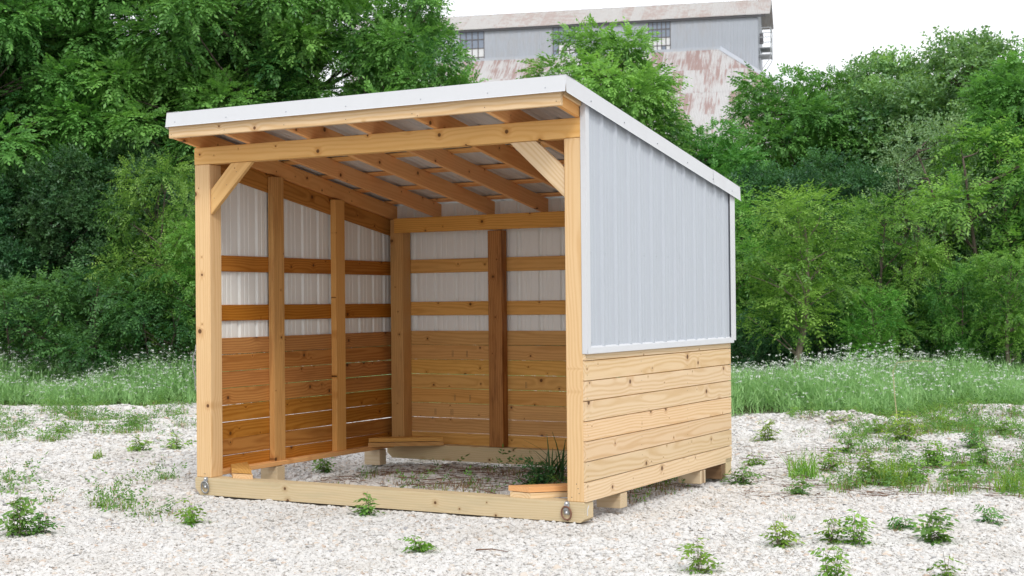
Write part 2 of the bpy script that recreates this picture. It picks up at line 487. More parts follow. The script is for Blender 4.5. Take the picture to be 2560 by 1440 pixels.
for i in range(5):
    ico = ng.nodes.new('GeometryNodeMeshIcoSphere'); ico.inputs['Radius'].default_value = 1.0; ico.inputs['Subdivisions'].default_value = 2
    sp = ng.nodes.new('GeometryNodeSetPosition')
    ps = ng.nodes.new('GeometryNodeInputPosition')
    ad = ng.nodes.new('ShaderNodeVectorMath'); ad.operation = 'ADD'; ad.inputs[1].default_value = (i * 7.3, i * 3.1, i * 5.7)
    nz = ng.nodes.new('ShaderNodeTexNoise'); nz.inputs['Scale'].default_value = 1.15; nz.inputs['Detail'].default_value = 1.0
    sb = ng.nodes.new('ShaderNodeVectorMath'); sb.operation = 'SUBTRACT'; sb.inputs[1].default_value = (0.5, 0.5, 0.5)
    scl = ng.nodes.new('ShaderNodeVectorMath'); scl.operation = 'SCALE'; scl.inputs['Scale'].default_value = 1.5
    ng.links.new(ps.outputs[0], ad.inputs[0]); ng.links.new(ad.outputs[0], nz.inputs['Vector'])
    ng.links.new(nz.outputs['Color'], sb.inputs[0]); ng.links.new(sb.outputs[0], scl.inputs[0])
    ng.links.new(ico.outputs['Mesh'], sp.inputs['Geometry']); ng.links.new(scl.outputs[0], sp.inputs['Offset'])
    sm = ng.nodes.new('GeometryNodeSetMaterial'); sm.inputs['Material'].default_value = M_STONE
    g2i = ng.nodes.new('GeometryNodeGeometryToInstance')
    ng.links.new(sp.outputs[0], sm.inputs['Geometry']); ng.links.new(sm.outputs[0], g2i.inputs[0])
    ng.links.new(g2i.outputs[0], join.inputs[0])
iop = ng.nodes.new('GeometryNodeInstanceOnPoints'); iop.inputs['Pick Instance'].default_value = True


def named(nm, typ):
    nd = ng.nodes.new('GeometryNodeInputNamedAttribute'); nd.data_type = typ; nd.inputs['Name'].default_value = nm
    return [o for o in nd.outputs if o.enabled and o.name == 'Attribute'][0]


ng.links.new(gi.outputs[0], iop.inputs['Points']); ng.links.new(join.outputs[0], iop.inputs['Instance'])
ng.links.new(named('srot', 'FLOAT_VECTOR'), iop.inputs['Rotation'])
ng.links.new(named('sscl', 'FLOAT_VECTOR'), iop.inputs['Scale'])
ng.links.new(named('sidx', 'INT'), iop.inputs['Instance Index'])
ng.links.new(iop.outputs[0], go.inputs[0])
pebbles.modifiers.new('scatter', 'NODES').node_group = ng

# ------------------------------------------------------------------ shed
W, D = 3.5135, 2.843
BH = 0.1397
SL = -0.1616                                  # roof fall towards the back
shed = empty('run_in_shed', (0, 0, ZG))
tag(shed, 'open-fronted wooden loafing shed with grey metal upper walls and sloping roof', 'shed')


def zr(y): return 2.666 + SL * y              # underside of the rafters
def zt(y): return 2.857 + SL * y              # top of the roofing


_boxes = {}


def box_mesh(L, w, t, bev, mat):
    key = (round(L, 3), round(w, 4), round(t, 4), bev, mat.name)
    if key not in _boxes:
        bm = bmesh.new()
        bmesh.ops.create_cube(bm, size=1.0)
        bmesh.ops.scale(bm, vec=(L, w, t), verts=bm.verts)
        if bev > 0:
            bmesh.ops.bevel(bm, geom=list(bm.edges), offset=bev, segments=1, affect='EDGES', profile=0.5)
        me = bpy.data.meshes.new('board')
        bm.to_mesh(me); bm.free()
        me.materials.append(mat)
        _boxes[key] = me
    return _boxes[key]


def board(name, a, b, w, t, wdir, mat, parent=None, bev=0.004):
    """A sawn timber from a to b (centre line); w is measured along wdir."""
    a, b = Vector(a), Vector(b)
    X = (b - a).normalized()
    Y = Vector(wdir); Y = (Y - X * Y.dot(X)).normalized()
    Z = X.cross(Y)
    o = link(name, box_mesh((b - a).length, w, t, bev, mat), parent if parent is not None else shed)
    mtx = Matrix((X, Y, Z)).transposed().to_4x4()
    mtx.translation = (a + b) / 2
    o.matrix_local = mtx
    return o


def bbox(name, x0, x1, y0, y1, z0, z1, mat, parent=None, bev=0.004):
    """Axis-aligned timber; the grain runs along the longest side."""
    c = ((x0 + x1) / 2, (y0 + y1) / 2, (z0 + z1) / 2)
    d = [x1 - x0, y1 - y0, z1 - z0]
    k = max(range(3), key=lambda i: d[i])
    rest = [i for i in range(3) if i != k]
    wi = max(rest, key=lambda i: d[i]); ti = [i for i in rest if i != wi][0]
    e = [0, 0, 0]; e[k] = d[k] / 2
    wd = [0, 0, 0]; wd[wi] = 1
    return board(name, [c[i] - e[i] for i in range(3)], [c[i] + e[i] for i in range(3)], d[wi], d[ti], wd, mat, parent, bev)


def prism(name, pts, axis, lo, hi, mat, parent=None, bev=0.0, grain=None):
    """Polygon extruded along an axis: axis 'y' takes (x, z) points, axis 'z' takes (x, y), axis 'x' takes (y, z)."""
    def P(p, h):
        return {'y': (p[0], h, p[1]), 'z': (p[0], p[1], h), 'x': (h, p[0], p[1])}[axis]
    pts3 = [P(p, h) for h in (lo, hi) for p in pts]
    c = np.mean(pts3, 0)
    V = np.array(pts3) - c
    R = np.eye(3)
    if grain is not None:
        X = np.array(grain, float); X /= np.linalg.norm(X)
        Z = {'y': np.array([0, 1., 0]), 'z': np.array([0, 0, 1.]), 'x': np.array([1., 0, 0])}[axis]
        Y = np.cross(Z, X); R = np.stack([X, Y, Z], 1)
        V = V @ R
    n = len(pts)
    bm = bmesh.new()
    vs = [bm.verts.new(v) for v in V]
    bm.faces.new(vs[:n]); bm.faces.new(vs[n:][::-1])
    for i in range(n):
        j = (i + 1) % n
        bm.faces.new((vs[i], vs[i + n], vs[j + n], vs[j]))
    bmesh.ops.recalc_face_normals(bm, faces=bm.faces)
    if bev: bmesh.ops.bevel(bm, geom=list(bm.edges), offset=bev, segments=1, affect='EDGES')
    me = bpy.data.meshes.new(name); bm.to_mesh(me); bm.free(); me.materials.append(mat)
    o = link(name, me, parent if parent is not None else shed)
    mtx = Matrix(R.tolist()).to_4x4(); mtx.translation = Vector(c)
    o.matrix_local = mtx
    return o


rj = random.Random(3)
# skids and sills
sk = [(0.05, -0.14), (0.0, -0.085), (0.0, -0.006), (0.006, 0.0), (W - 0.022, 0.0), (W - 0.010, -0.01), (W - 0.010, -0.115), (W - 0.04, -0.14)]
front_skid = prism('front_skid', sk, 'y', -0.012, 0.128, W_TREAT, grain=(1, 0, 0))
bs = [(0.09, -0.105), (0.03, -0.05), (0.03, 0.03), (0.05, 0.038), (W, 0.038), (W, -0.105)]
prism('back_skid', bs, 'y', D - 0.15, D - 0.022, W_TREAT, grain=(1, 0, 0))
for y in (0.57, 2.12):                          # stub blocks under the side walls
    bbox('support_block', W - 0.20, W - 0.004, y, y + 0.115, -0.115, -0.006, W_TREAT)
    bbox('support_block', -0.05, 0.13, y + 0.30, y + 0.41, -0.15, -0.002, W_TREAT)
bbox('support_block', W - 0.24, W - 0.006, 2.60, 2.688, -0.13, -0.006, W_STAIN_SHADE)
bbox('sill_plate', 0.038, 0.128, 0.145, 2.68, 0.003, 0.041, W_RED)
bbox('sill_plate', W - 0.125, W - 0.021, 0.145, 2.68, 0.0, 0.038, W_AMBER)
for k in range(2):
    z0, z1 = 0.001 + 0.042 * k, 0.038 + 0.042 * k
    m = W_GOLD if k == 0 else W_RED
    q = 0.012 * k
    prism('corner_brace', [(0.335 - q, 0.052), (0.535 - q, 0.056), (0.128, 0.49 - q), (0.128, 0.27)], 'z', z0, z1, W_GOLD if k == 0 else W_POST, grain=(0.4, -0.41, 0))
    prism('corner_brace', [(2.885 - q, 0.045), (3.07 - q, 0.012), (3.385, 0.33), (3.385, 0.50)], 'z', z0, z1, W_PALE if k == 0 else W_RED, grain=(0.5, 0.47, 0))
    prism('corner_brace', [(0.10, 2.27 + q), (0.10, 2.45), (0.44, 2.677), (0.69 - q, 2.677)], 'z', z0 + 0.038, z1 + 0.038, W_OLIVE if k else W_POST, grain=(0.4, 0.36, 0))

# posts and front frame
PZ = 2.526
bbox('front_post', 0.003, 0.158, 0.0, 0.14, 0.001, PZ - 0.002, W_GOLD)
bbox('front_post', 3.366, W - 0.019, 0.0, 0.14, 0.001, PZ - 0.002, W_GOLD)
bbox('batten', 0.040, 0.092, D - 0.07, D - 0.03, 0.04, 2.15, W_POST)
bbox('back_post', 0.094, 0.238, D - 0.165, D - 0.024, 0.04, 2.205, W_POST)
bbox('back_post', W - 0.168, W - 0.021, D - 0.165, D - 0.024, 0.04, 2.205, W_POST)
bbox('middle_post', 1.165, 1.312, D - 0.125, D - 0.024, 0.04, 2.066, W_BROWN)
bbox('front_header', 0.0, W - 0.006, -0.002, 0.09, PZ, 2.664, W_HEAD)
bbox('back_header', 0.165, W - 0.105, D - 0.205, D - 0.167, 2.070, 2.212, W_OLIVE)
prism('knee_brace', [(0.16, 2.118), (0.16, 2.318), (0.372, 2.524), (0.585, 2.524)], 'y', 0.012, 0.052, W_HEAD, grain=(1, 0, 1), bev=0.003)
prism('knee_brace', [(2.925, 2.524), (3.135, 2.524), (3.364, 2.318), (3.364, 2.112)], 'y', 0.012, 0.052, W_PALE, grain=(1, 0, -1), bev=0.003)
# inner batten of the left front post
bbox('batten', 0.040, 0.075, 0.142, 0.178, 0.043, 2.60, W_GOLD)
bbox('batten', W - 0.06, W - 0.022, 0.142, 0.178, 0.04, 2.60, W_GOLD)

# siding boards: eight courses on three sides, each board its own object
for k in range(8):
    g = 0.0085
    z0, z1 = 0.0 + k * BH + g / 2, (k + 1) * BH - g / 2
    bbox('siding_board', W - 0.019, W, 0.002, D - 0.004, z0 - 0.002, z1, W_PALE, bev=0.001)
    gl, gb = rj.uniform(0.002, 0.006), rj.uniform(0.002, 0.0055)
    tilt = rj.uniform(-0.0022, 0.0022)
    zc = k * BH + BH / 2
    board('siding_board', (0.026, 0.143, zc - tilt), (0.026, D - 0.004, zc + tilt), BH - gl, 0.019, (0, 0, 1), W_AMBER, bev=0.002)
    tilt = rj.uniform(-0.002, 0.002)
    zc = 0.010 + k * BH + BH / 2
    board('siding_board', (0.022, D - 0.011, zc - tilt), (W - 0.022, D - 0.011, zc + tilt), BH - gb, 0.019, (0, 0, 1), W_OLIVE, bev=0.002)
for (z0, z1) in ((1.257, 1.390), (1.667, 1.800)):
    bbox('wall_girt', 0.017, 0.036, 0.145, D - 0.03, z0, z1, W_AMBER)
    bbox('wall_girt', W - 0.020, W - 0.001, 0.145, D - 0.03, z0, z1, W_AMBER)
    bbox('wall_girt', 0.024, W - 0.024, D - 0.021, D - 0.002, z0 + 0.017, z1 + 0.015, W_OLIVE)
for x in (0.0265, W - 0.0105):
    board('top_plate', (x, 0.145, zr(0.145) - 0.083), (x, D - 0.03, zr(D - 0.03) - 0.083), 0.16, 0.019, (0, 0, 1), W_AMBER if x < 1 else W_RED)
for y0, y1 in ((0.885, 1.035), (1.785, 1.932)):
    ym = y1
    bbox('stud', 0.038, 0.096, y0, y1, 0.04, zr(ym) - 0.004, W_POST if y0 < 1 else W_RED)
    bbox('stud', W - 0.092, W - 0.022, y0, y1, 0.04, zr(ym) - 0.004, W_RED)

# roof timbers
ca = 1 / math.sqrt(1 + SL * SL)
for xr in (0.060, 0.58, 1.175, 1.745, 2.33, 2.93, 3.490):
    y0, y1 = -0.270, D + 0.10
    h = 0.138
    board('rafter', (xr - 0.019, y0, zr(y0) + h / 2 / ca), (xr - 0.019, y1, zr(y1) + h / 2 / ca), h, 0.038, (0, 0, 1), W_RED)
bbox('fascia_board', 0.012, W - 0.012, -0.310, -0.272, 2.711, 2.852, W_PALE)
for yp in (-0.20, 0.06, 0.60, 1.14, 1.68, 2.22, 2.74):
    zc = zr(yp) + 0.140 / ca + 0.010
    board('roof_purlin', (0.01, yp, zc), (W - 0.01, yp, zc), 0.09, 0.019, (0, 1, SL), W_RED)
for x0, x1 in ((0.018, 0.036), (W - 0.022, W - 0.002)):
    board('rake_board', ((x0 + x1) / 2, -0.268, zt(-0.268) - 0.075), ((x0 + x1) / 2, -0.008, zt(-0.008) - 0.075), 0.09, x1 - x0, (0, 0, 1), W_PALE)

# ribbed steel panels


def rib_profile(length, pitch=0.2286, major=0.016):
    pts = [(0.0, 0.0)]
    s = 0.0
    cyc = [(0.030, 0), (0.045, major), (0.068, major), (0.083, 0), (0.118, 0), (0.123, 0.003), (0.133, 0.003), (0.138, 0), (0.172, 0), (0.177, 0.003), (0.187, 0.003), (0.192, 0)]
    while s < length:
        for u, h in cyc:
            if s + u < length - 0.001: pts.append((s + u, h))
        s += pitch
    pts.append((length, 0.0))
    return pts


def wall_panels(axis, fixed, sign, s0, s1, zlo, ztop, mat, pw=0.869):
    s = s0
    n = 0
    while s < s1 - 0.01:
        e = min(s + pw, s1)
        pr = rib_profile(e - s + (0.03 if e < s1 else 0))
        V, F = [], []
        for i, (u, h) in enumerate(pr):
            q = s + u
            off = fixed + sign * (h + 0.0012 * (n % 2) + 0.001)
            for z in (zlo, ztop(q) if callable(ztop) else ztop):
                V.append((off, q, z) if axis == 'x' else (q, off, z))
            if i: F.append((2 * i - 2, 2 * i, 2 * i + 1, 2 * i - 1))
        V = np.array(V); c = V.mean(0)
        o = link('metal_panel', np_mesh('metal_panel', V - c, F, list(mat)), shed, c)
        sol = o.modifiers.new('sheet', 'SOLIDIFY'); sol.thickness = 0.0009; sol.offset = 0.0; sol.material_offset = 1
        s = e; n += 1


wall_panels('x', W, 1, 0.0, D + 0.012, 1.05, lambda y: zt(y) - 0.035, (M_WALL, M_BACK))
wall_panels('x', 0.0155, -1, 0.006, D + 0.012, 1.05, lambda y: zt(y) - 0.035, (M_BACK, M_WALL))
wall_panels('y', D, 1, 0.0, W, 1.05, zt(D) - 0.05, (M_BACK, M_WALL), 0.9144)
# roof sheets, ribs running down the slope
s, n = 0.012, 0
while s < W + 0.02:
    e = min(s + 0.9144, W + 0.03)
    pr = rib_profile(e - s + (0.02 if e < W else 0))
    V, F = [], []
    for i, (u, h) in enumerate(pr):
        for y in (-0.312, D + 0.15):
            V.append((s + u, y, zt(y) - 0.024 + h + 0.0012 * (n % 2)))
        if i: F.append((2 * i - 2, 2 * i, 2 * i + 1, 2 * i - 1))
    V = np.array(V); c = V.mean(0)
    o = link('roof_sheet', np_mesh('roof_sheet', V - c, F, [M_ROOF]), shed, c)
    sol = o.modifiers.new('sheet', 'SOLIDIFY'); sol.thickness = 0.0009; sol.offset = 0.0
    s, n = e, n + 1


def folded(name, prof, a, b, thick=0.0012, mat=None, mitre=(0, 0)):
    """Folded steel trim: a profile in offsets (dx, dy, dz) carried from a to b."""
    V, F = [], []
    for i, p in enumerate(prof):
        V.append(np.add(a, p)); V.append(np.add(b, p))
        if i: F.append((2 * i - 2, 2 * i - 1, 2 * i + 1, 2 * i))
    V = np.array(V); c = V.mean(0)
    o = link(name, np_mesh(name, V - c, F, [mat or M_TRIM]), shed, c)
    sol = o.modifiers.new('sheet', 'SOLIDIFY'); sol.thickness = thick; sol.offset = 0.0
    return o


ft = zt(-0.32) + 0.003
folded('eave_trim', [(0, 0.13, 0.13 * SL + 0.001), (0, 0, 0), (0, -0.016, -0.108), (0, -0.024, -0.114)], (0.004, -0.322, ft), (W + 0.040, -0.322, ft))
zb = zt(D + 0.15) + 0.003
folded('eave_trim', [(0, -0.13, -0.13 * SL + 0.001), (0, 0, 0), (0, 0.004, -0.08)], (0.006, D + 0.155, zb), (W + 0.04, D + 0.155, zb))
for sx, xo in ((1, W + 0.036), (-1, 0.010)):
    ya, yb, ym = -0.325, D + 0.165, 2.42
    prof = [(-sx * 0.12, 0, 0.0), (0, 0, 0), (sx * 0.005, 0, -0.116), (sx * 0.012, 0, -0.124)]
    folded('rake_trim', prof, (xo, ya, zt(ya) + 0.005), (xo, ym, zt(ym) + 0.005))
    prof2 = [(p[0] + sx * 0.0025, 0, p[2] + 0.0025) for p in prof]
    folded('rake_trim', prof2, (xo, ym - 0.05, zt(ym - 0.05) + 0.005), (xo, yb, zt(yb) + 0.005))
    xf = W + 0.022 if sx > 0 else 0.0
    if sx > 0:
        folded('corner_trim', [(-0.040, -0.004, 0), (0, -0.004, 0), (0, 0.052, 0), (-0.004, 0.058, 0)], (xf, 0, 1.026), (xf, 0, zt(0) - 0.075))
    folded('corner_trim', [(0, -0.045, 0), (sx * 0.006, 0.055, 0), (-sx * 0.05, 0.058, 0)], (xf, D - 0.0, 1.045), (xf, D - 0.0, zt(D) - 0.03))
    folded('base_trim', [(-sx * 0.020, 0, 0.052), (sx * 0.001, 0, 0.040), (sx * 0.004, 0, 0.0), (-sx * 0.018, 0, -0.004)], (xf, 0.0, 1.026), (xf, D + 0.012, 1.026))
folded('base_trim', [(0, -0.004, 0.04), (0, 0.022, 0.034), (0, 0.026, 0)], (0, D, 1.026), (W, D, 1.026))

# nails and screws (too small to pick apart): two joined parts


def dots(name, pts, normal, r, h, mat, seg=6):
    N = np.array(normal, float); N /= np.linalg.norm(N)
    A = np.cross(N, [0, 0, 1] if abs(N[2]) < 0.9 else [1, 0, 0]); A /= np.linalg.norm(A); B = np.cross(N, A)
    V, F = [], []
    for p in pts:
        p = np.array(p, float); b0 = len(V)
        for i in range(seg):
            an = 2 * math.pi * i / seg
            V.append(p + r * (math.cos(an) * A + math.sin(an) * B))
        for i in range(seg):
            an = 2 * math.pi * i / seg
            V.append(p + N * h + 0.7 * r * (math.cos(an) * A + math.sin(an) * B))
        V.append(p + N * h * 1.3)
        for i in range(seg):
            j = (i + 1) % seg
            F += [(b0 + i, b0 + j, b0 + seg + j), (b0 + i, b0 + seg + j, b0 + seg + i), (b0 + seg + i, b0 + seg + j, b0 + 2 * seg)]
    o = link(name, np_mesh(name, V, F, [mat]), shed)
    o['kind'] = 'stuff'
    return o


nl = []
for k in range(8):
    for y in (0.03, 0.95, 1.85, 2.80):
        for dz in (0.03, 0.105):
            nl.append((W + 0.0004, y + rj.uniform(-0.012, 0.012), k * BH + dz + rj.uniform(-0.01, 0.01)))
dots('nail_heads', nl, (1, 0, 0), 0.0035, 0.0006, M_NAIL)
nl = [(x + rj.uniform(-0.03, 0.03), -0.0004, z + rj.uniform(-0.015, 0.015)) for x, z in
      [(0.06, 0.03), (0.11, 0.04), (3.40, 0.04), (3.44, 0.05), (3.47, 0.10), (3.42, 0.12), (0.05, 2.60), (0.09, 2.63), (0.07, 2.56), (3.41, 2.59), (3.45, 2.62), (3.42, 2.56), (3.47, 2.55), (3.39, 2.63)]]
nl += [(x, -0.3108, z) for x in (0.04, 0.58, 1.16, 1.73, 2.31, 2.91, 3.47) for z in (2.74, 2.82)]
nl += [(0.2 + 0.1 * i + rj.uniform(-0.03, 0.03), 0.0115, 2.25 + 0.1 * i) for i in range(3)]
dots('nail_heads', nl, (0, -1, 0), 0.004, 0.0006, M_NAIL)
sc = [(W + 0.0415, y, zt(y) - 0.072) for y in (0.05, 0.6, 1.2, 1.8, 2.36, 2.8)]
sc += [(W + 0.0012, 0.10 + i * 0.2286, z) for z in (1.10, 1.73) for i in range(12)]
dots('screw_heads', sc, (1, 0, 0), 0.0065, 0.005, M_SCREW)
dots('screw_heads', [(x, -0.3335, ft - 0.078) for x in (0.1, 0.62, 1.2, 1.75, 2.4, 2.95, 3.4)], (0, -1, 0), 0.0055, 0.004, M_SCREW)

# towing rings bolted to the front skid


def tube(path, rad, mat, name, parent, closed=False, seg=8):
    path = np.array(path, float); n = len(path)
    rad = np.full(n, rad) if np.isscalar(rad) else np.asarray(rad, float)
    tan = (np.roll(path, -1, 0) - np.roll(path, 1, 0)) if closed else np.gradient(path, axis=0)
    tan /= np.linalg.norm(tan, axis=1)[:, None] + 1e-9
    ref = np.array([0.31, 0.95, 0.05]); 
    V = []
    for p, t, r in zip(path, tan, rad):
        a = np.cross(t, ref); a /= np.linalg.norm(a) + 1e-9; b = np.cross(t, a)
        for i in range(seg):
            an = 2 * math.pi * i / seg
            V.append(p + r * (math.cos(an) * a + math.sin(an) * b))
    F = []
    for k in range(n if closed else n - 1):
        k2 = (k + 1) % n
        for i in range(seg):
            j = (i + 1) % seg
            F.append((k * seg + i, k * seg + j, k2 * seg + j, k2 * seg + i))
    return link(name, np_mesh(name, V, F, [mat], True), parent)


def tow_ring(x, z, rusty):
    root = empty('tow_ring')
    root.parent = shed
    root.location = (x, -0.013, z)
    pl = [(-0.021, 0.048), (0.021, 0.048), (0.024, -0.008), (0.017, -0.020), (-0.017, -0.020), (-0.024, -0.008)]
    strap = [(-0.018, 0.058), (0.018, 0.058), (0.019, -0.03), (-0.019, -0.03)]
    V, F, nn = [], [], 7
    zs = np.linspace(0.058, -0.032, nn)
    bulge = [0, 0.001, 0.006, 0.014, 0.014, 0.005, 0.003]
    wd = [0.014, 0.020, 0.019, 0.017, 0.018, 0.023, 0.018]
    for a_, b_, w_ in zip(zs, bulge, wd):
        V += [(-w_, -b_ - 0.006, a_), (w_, -b_ - 0.006, a_), (w_, -b_ + 0.004, a_), (-w_, -b_ + 0.004, a_)]
    for k in range(nn - 1):
        for i in range(4):
            j = (i + 1) % 4
            F.append((4 * k + i, 4 * k + j, 4 * k + 4 + j, 4 * k + 4 + i))
    F += [(0, 1, 2, 3), (4 * nn - 1, 4 * nn - 2, 4 * nn - 3, 4 * nn - 4)]
    link('strap', np_mesh('strap', V, F, [M_STEEL]), root)
    pth = []
    for i in range(28):
        an = 2 * math.pi * i / 28
        pth.append((0.037 * math.sin(an), -0.016 - 0.006 * math.cos(an), -0.022 + 0.047 * math.cos(an)))
    tube(pth, 0.0065, M_RUSTY if rusty else M_STEEL, 'ring', root, closed=True)
    for zz in (0.044, -0.019):
        bm = bmesh.new()
        bmesh.ops.create_uvsphere(bm, u_segments=8, v_segments=5, radius=0.0115)
        bmesh.ops.scale(bm, vec=(1, 0.75, 1), verts=bm.verts)
        me = bpy.data.meshes.new('bolt'); bm.to_mesh(me); bm.free(); me.materials.append(M_BOLT)
        for p in me.polygons: p.use_smooth = True
        link('bolt', me, root, (0, -0.012, zz))
    return root


tow_ring(0.115, -0.052, False)
r_ = tow_ring(3.372, -0.055, True)
r_['label'] = 'rusty towing ring bolted to the skid'
prism('white_mark', [(0.030, -0.095), (0.040, -0.095), (0.040, -0.055), (0.062, -0.030), (0.054, -0.024), (0.030, -0.052)], 'x', W - 0.0097, W - 0.008, M_TRIM)  # small white mark on the skid's right end

# faint lumber-yard ink strokes on the back boards
M_INK, t_, b_ = new_mat('lumber_ink')
b_.inputs['Base Color'].default_value = (0.16, 0.10, 0.055, 1); b_.inputs['Roughness'].default_value = 0.9
for sx_, sz_, n_ in ((0.72, 0.485, 2), (0.89, 0.485, 2), (0.50, 0.345, 2), (0.68, 0.345, 3), (0.70, 0.905, 2), (0.86, 0.905, 2), (1.50, 0.62, 2)):
    V, F = [], []
    for i_ in range(n_):
        x0_ = sx_ + 0.012 * i_
        k_ = len(V)
        V += [(x0_, D - 0.0213, sz_ - 0.03), (x0_ + 0.0035, D - 0.0213, sz_ - 0.03), (x0_ + 0.0035, D - 0.0213, sz_ + 0.03), (x0_, D - 0.0213, sz_ + 0.03)]
        F.append((k_, k_ + 1, k_ + 2, k_ + 3))
    link('ink_stamp', np_mesh('ink_stamp', V, F, [M_INK]), shed)

# loose wire hanging from the left wall
wr = empty('hanging_wire', (-0.036, 0.10, ZG + 0.78))
tag(wr, 'thin grey wire looped and hanging off the wall beside the left front post', 'wire')
tube([(0, 0, 0.32), (-0.03, 0, 0.27), (-0.075, 0, 0.20), (-0.085, 0, 0.10), (-0.07, 0.01, 0.03), (-0.045, 0, 0.0), (-0.03, 0, 0.05), (-0.045, 0, 0.13), (-0.02, 0, 0.22), (0, 0, 0.3)], 0.005, M_WIRE, 'loop', wr, seg=5)
tube([(-0.085, 0, 0.12), (-0.05, 0.01, 0.09), (-0.02, 0, 0.12), (0.004, 0, 0.115)], 0.0045, M_WIRE, 'strand', wr, seg=5)
tube([(-0.07, 0.01, 0.03), (-0.06, 0, -0.05), (-0.035, 0, -0.12)], 0.0045, M_WIRE, 'strand', wr, seg=5)


# ------------------------------------------------------------------ far warehouse


def rust_mat(name, base, rust, amount, scale=1.0, streak=1.0, lo=0.56):
    m, t, b = new_mat(name)
    pos = t.n('ShaderNodeNewGeometry').outputs['Position']
    rnd = t.n('ShaderNodeObjectInfo').outputs['Random']
    r2 = t.m('FRACT', t.m('MULTIPLY', rnd, 9.17))
    off = t.n('ShaderNodeCombineXYZ', ins={0: t.m('MULTIPLY', rnd, 40.0), 1: t.m('MULTIPLY', r2, 40.0), 2: 0.0}).outputs[0]
    loc = t.n('ShaderNodeTexCoord').outputs['Object']
    n1 = t.n('ShaderNodeTexNoise', ins={'Vector': t.vm('MULTIPLY', t.vm('ADD', loc, off), (3.2 * scale, 0.7 * scale / streak, 1.0)), 'Scale': 1.0, 'Detail': 6.0, 'Roughness': 0.68}).outputs[0]
    n2 = t.n('ShaderNodeTexNoise', ins={'Vector': t.vm('MULTIPLY', pos, (0.33, 0.33, 0.42)), 'Scale': 1.0, 'Detail': 4.0, 'Roughness': 0.6}).outputs[0]
    k = t.m('ADD', t.m('ADD', t.m('MULTIPLY', n1, 0.75), t.m('MULTIPLY', n2, 0.4)), t.m('MULTIPLY', t.m('SUBTRACT', rnd, 0.5), 0.16))
    f = t.m('MULTIPLY', t.sst(k, lo, lo + 0.14), amount)
    g = t.n('ShaderNodeTexNoise', ins={'Vector': t.vm('MULTIPLY', loc, (9.0, 0.8, 1.0)), 'Scale': 1.0, 'Detail': 3.0}).outputs[0]
    bc = t.mix(g, C(*[c * 0.88 for c in base]), C(*[min(0.85, c * 1.1) for c in base]))
    c = t.mix(f, bc, C(*rust))
    t.t.links.new(c, b.inputs['Base Color'])
    b.inputs['Roughness'].default_value = 0.7
    b.inputs['Specular IOR Level'].default_value = 0.2
    return m


M_BROOF = rust_mat('weathered_roof_sheets', (0.47, 0.465, 0.465), (0.235, 0.095, 0.07), 0.6, 1.8, 3.6, lo=0.52)
M_BROOF2 = rust_mat('weathered_ridge_sheets', (0.44, 0.43, 0.42), (0.30, 0.165, 0.125), 0.42, streak=0.3)
M_BWALL = rust_mat('galvanised_wall_sheets', (0.43, 0.46, 0.51), (0.40, 0.38, 0.37), 0.25)
M_BDARK = sheet_metal('dark_eaves', (0.10, 0.10, 0.11), 0.7, 0.1)
M_BFRAME = sheet_metal('window_steel', (0.12, 0.11, 0.11), 0.6, 0.1)
M_BRAIL = sheet_metal('balcony_steel', (0.33, 0.35, 0.37), 0.5, 0.1)
M_GLASS_D, t_, b_ = new_mat('dull_window_glass')
b_.inputs['Base Color'].default_value = (0.22, 0.26, 0.33, 1); b_.inputs['Roughness'].default_value = 0.25
M_GLASS_L, t_, b_ = new_mat('white_window_glass')  # paler glass, used for most of the lower panes
b_.inputs['Base Color'].default_value = (0.66, 0.67, 0.68, 1); b_.inputs['Roughness'].default_value = 0.4

BD = 100.0
b0 = CAM + (FW + RT * (1895 - 1280) / FPX - UP * (35 - 720) / FPX) * BD       # right end of the eave
EAVE = b0[2]
ang = math.radians(13.0)
ua = -RH * math.cos(ang) + FH * math.sin(ang)                                     # along the facade, to the left and away
va = RH * math.sin(ang) + FH * math.cos(ang)                                      # into the building
bl = empty('warehouse', (b0[0], b0[1], 0))
bl.rotation_euler = (0, 0, math.atan2(ua[1], ua[0]))                              # local x runs along the facade
SV = 1 if (ua[0] * va[1] - ua[1] * va[0]) > 0 else -1                             # local y sign that points into the building
tag(bl, 'tall old corrugated metal warehouse with rusty roof rising behind the trees', 'warehouse')


def corr_mesh(w, L, mat, waves, cut=None):
    n = waves * 4
    xs = np.linspace(0, w, n + 1)
    zz = 0.028 * np.cos(xs / w * waves * 2 * math.pi)
    top = np.full(n + 1, L) if cut is None else np.clip(L - cut(xs), 0.01, L)
    V = np.stack([np.stack([xs, np.zeros(n + 1), zz], -1), np.stack([xs, top, zz], -1)], 1).reshape(-1, 3)
    F = [(2 * i, 2 * i + 2, 2 * i + 3, 2 * i + 1) for i in range(n)]
    return np_mesh('sheet', V, F, [mat], True)


def sheet(name, me, org, xdir, ydir, parent):
    X, Y = Vector(xdir).normalized(), Vector(ydir).normalized()
    o = link(name, me, parent)
    mt = Matrix((X, Y, X.cross(Y))).transposed().to_4x4(); mt.translation = Vector(org)
    o.matrix_local = mt
    return o


SWD, LEN = 0.82, 30.0
WALLB = 15.5
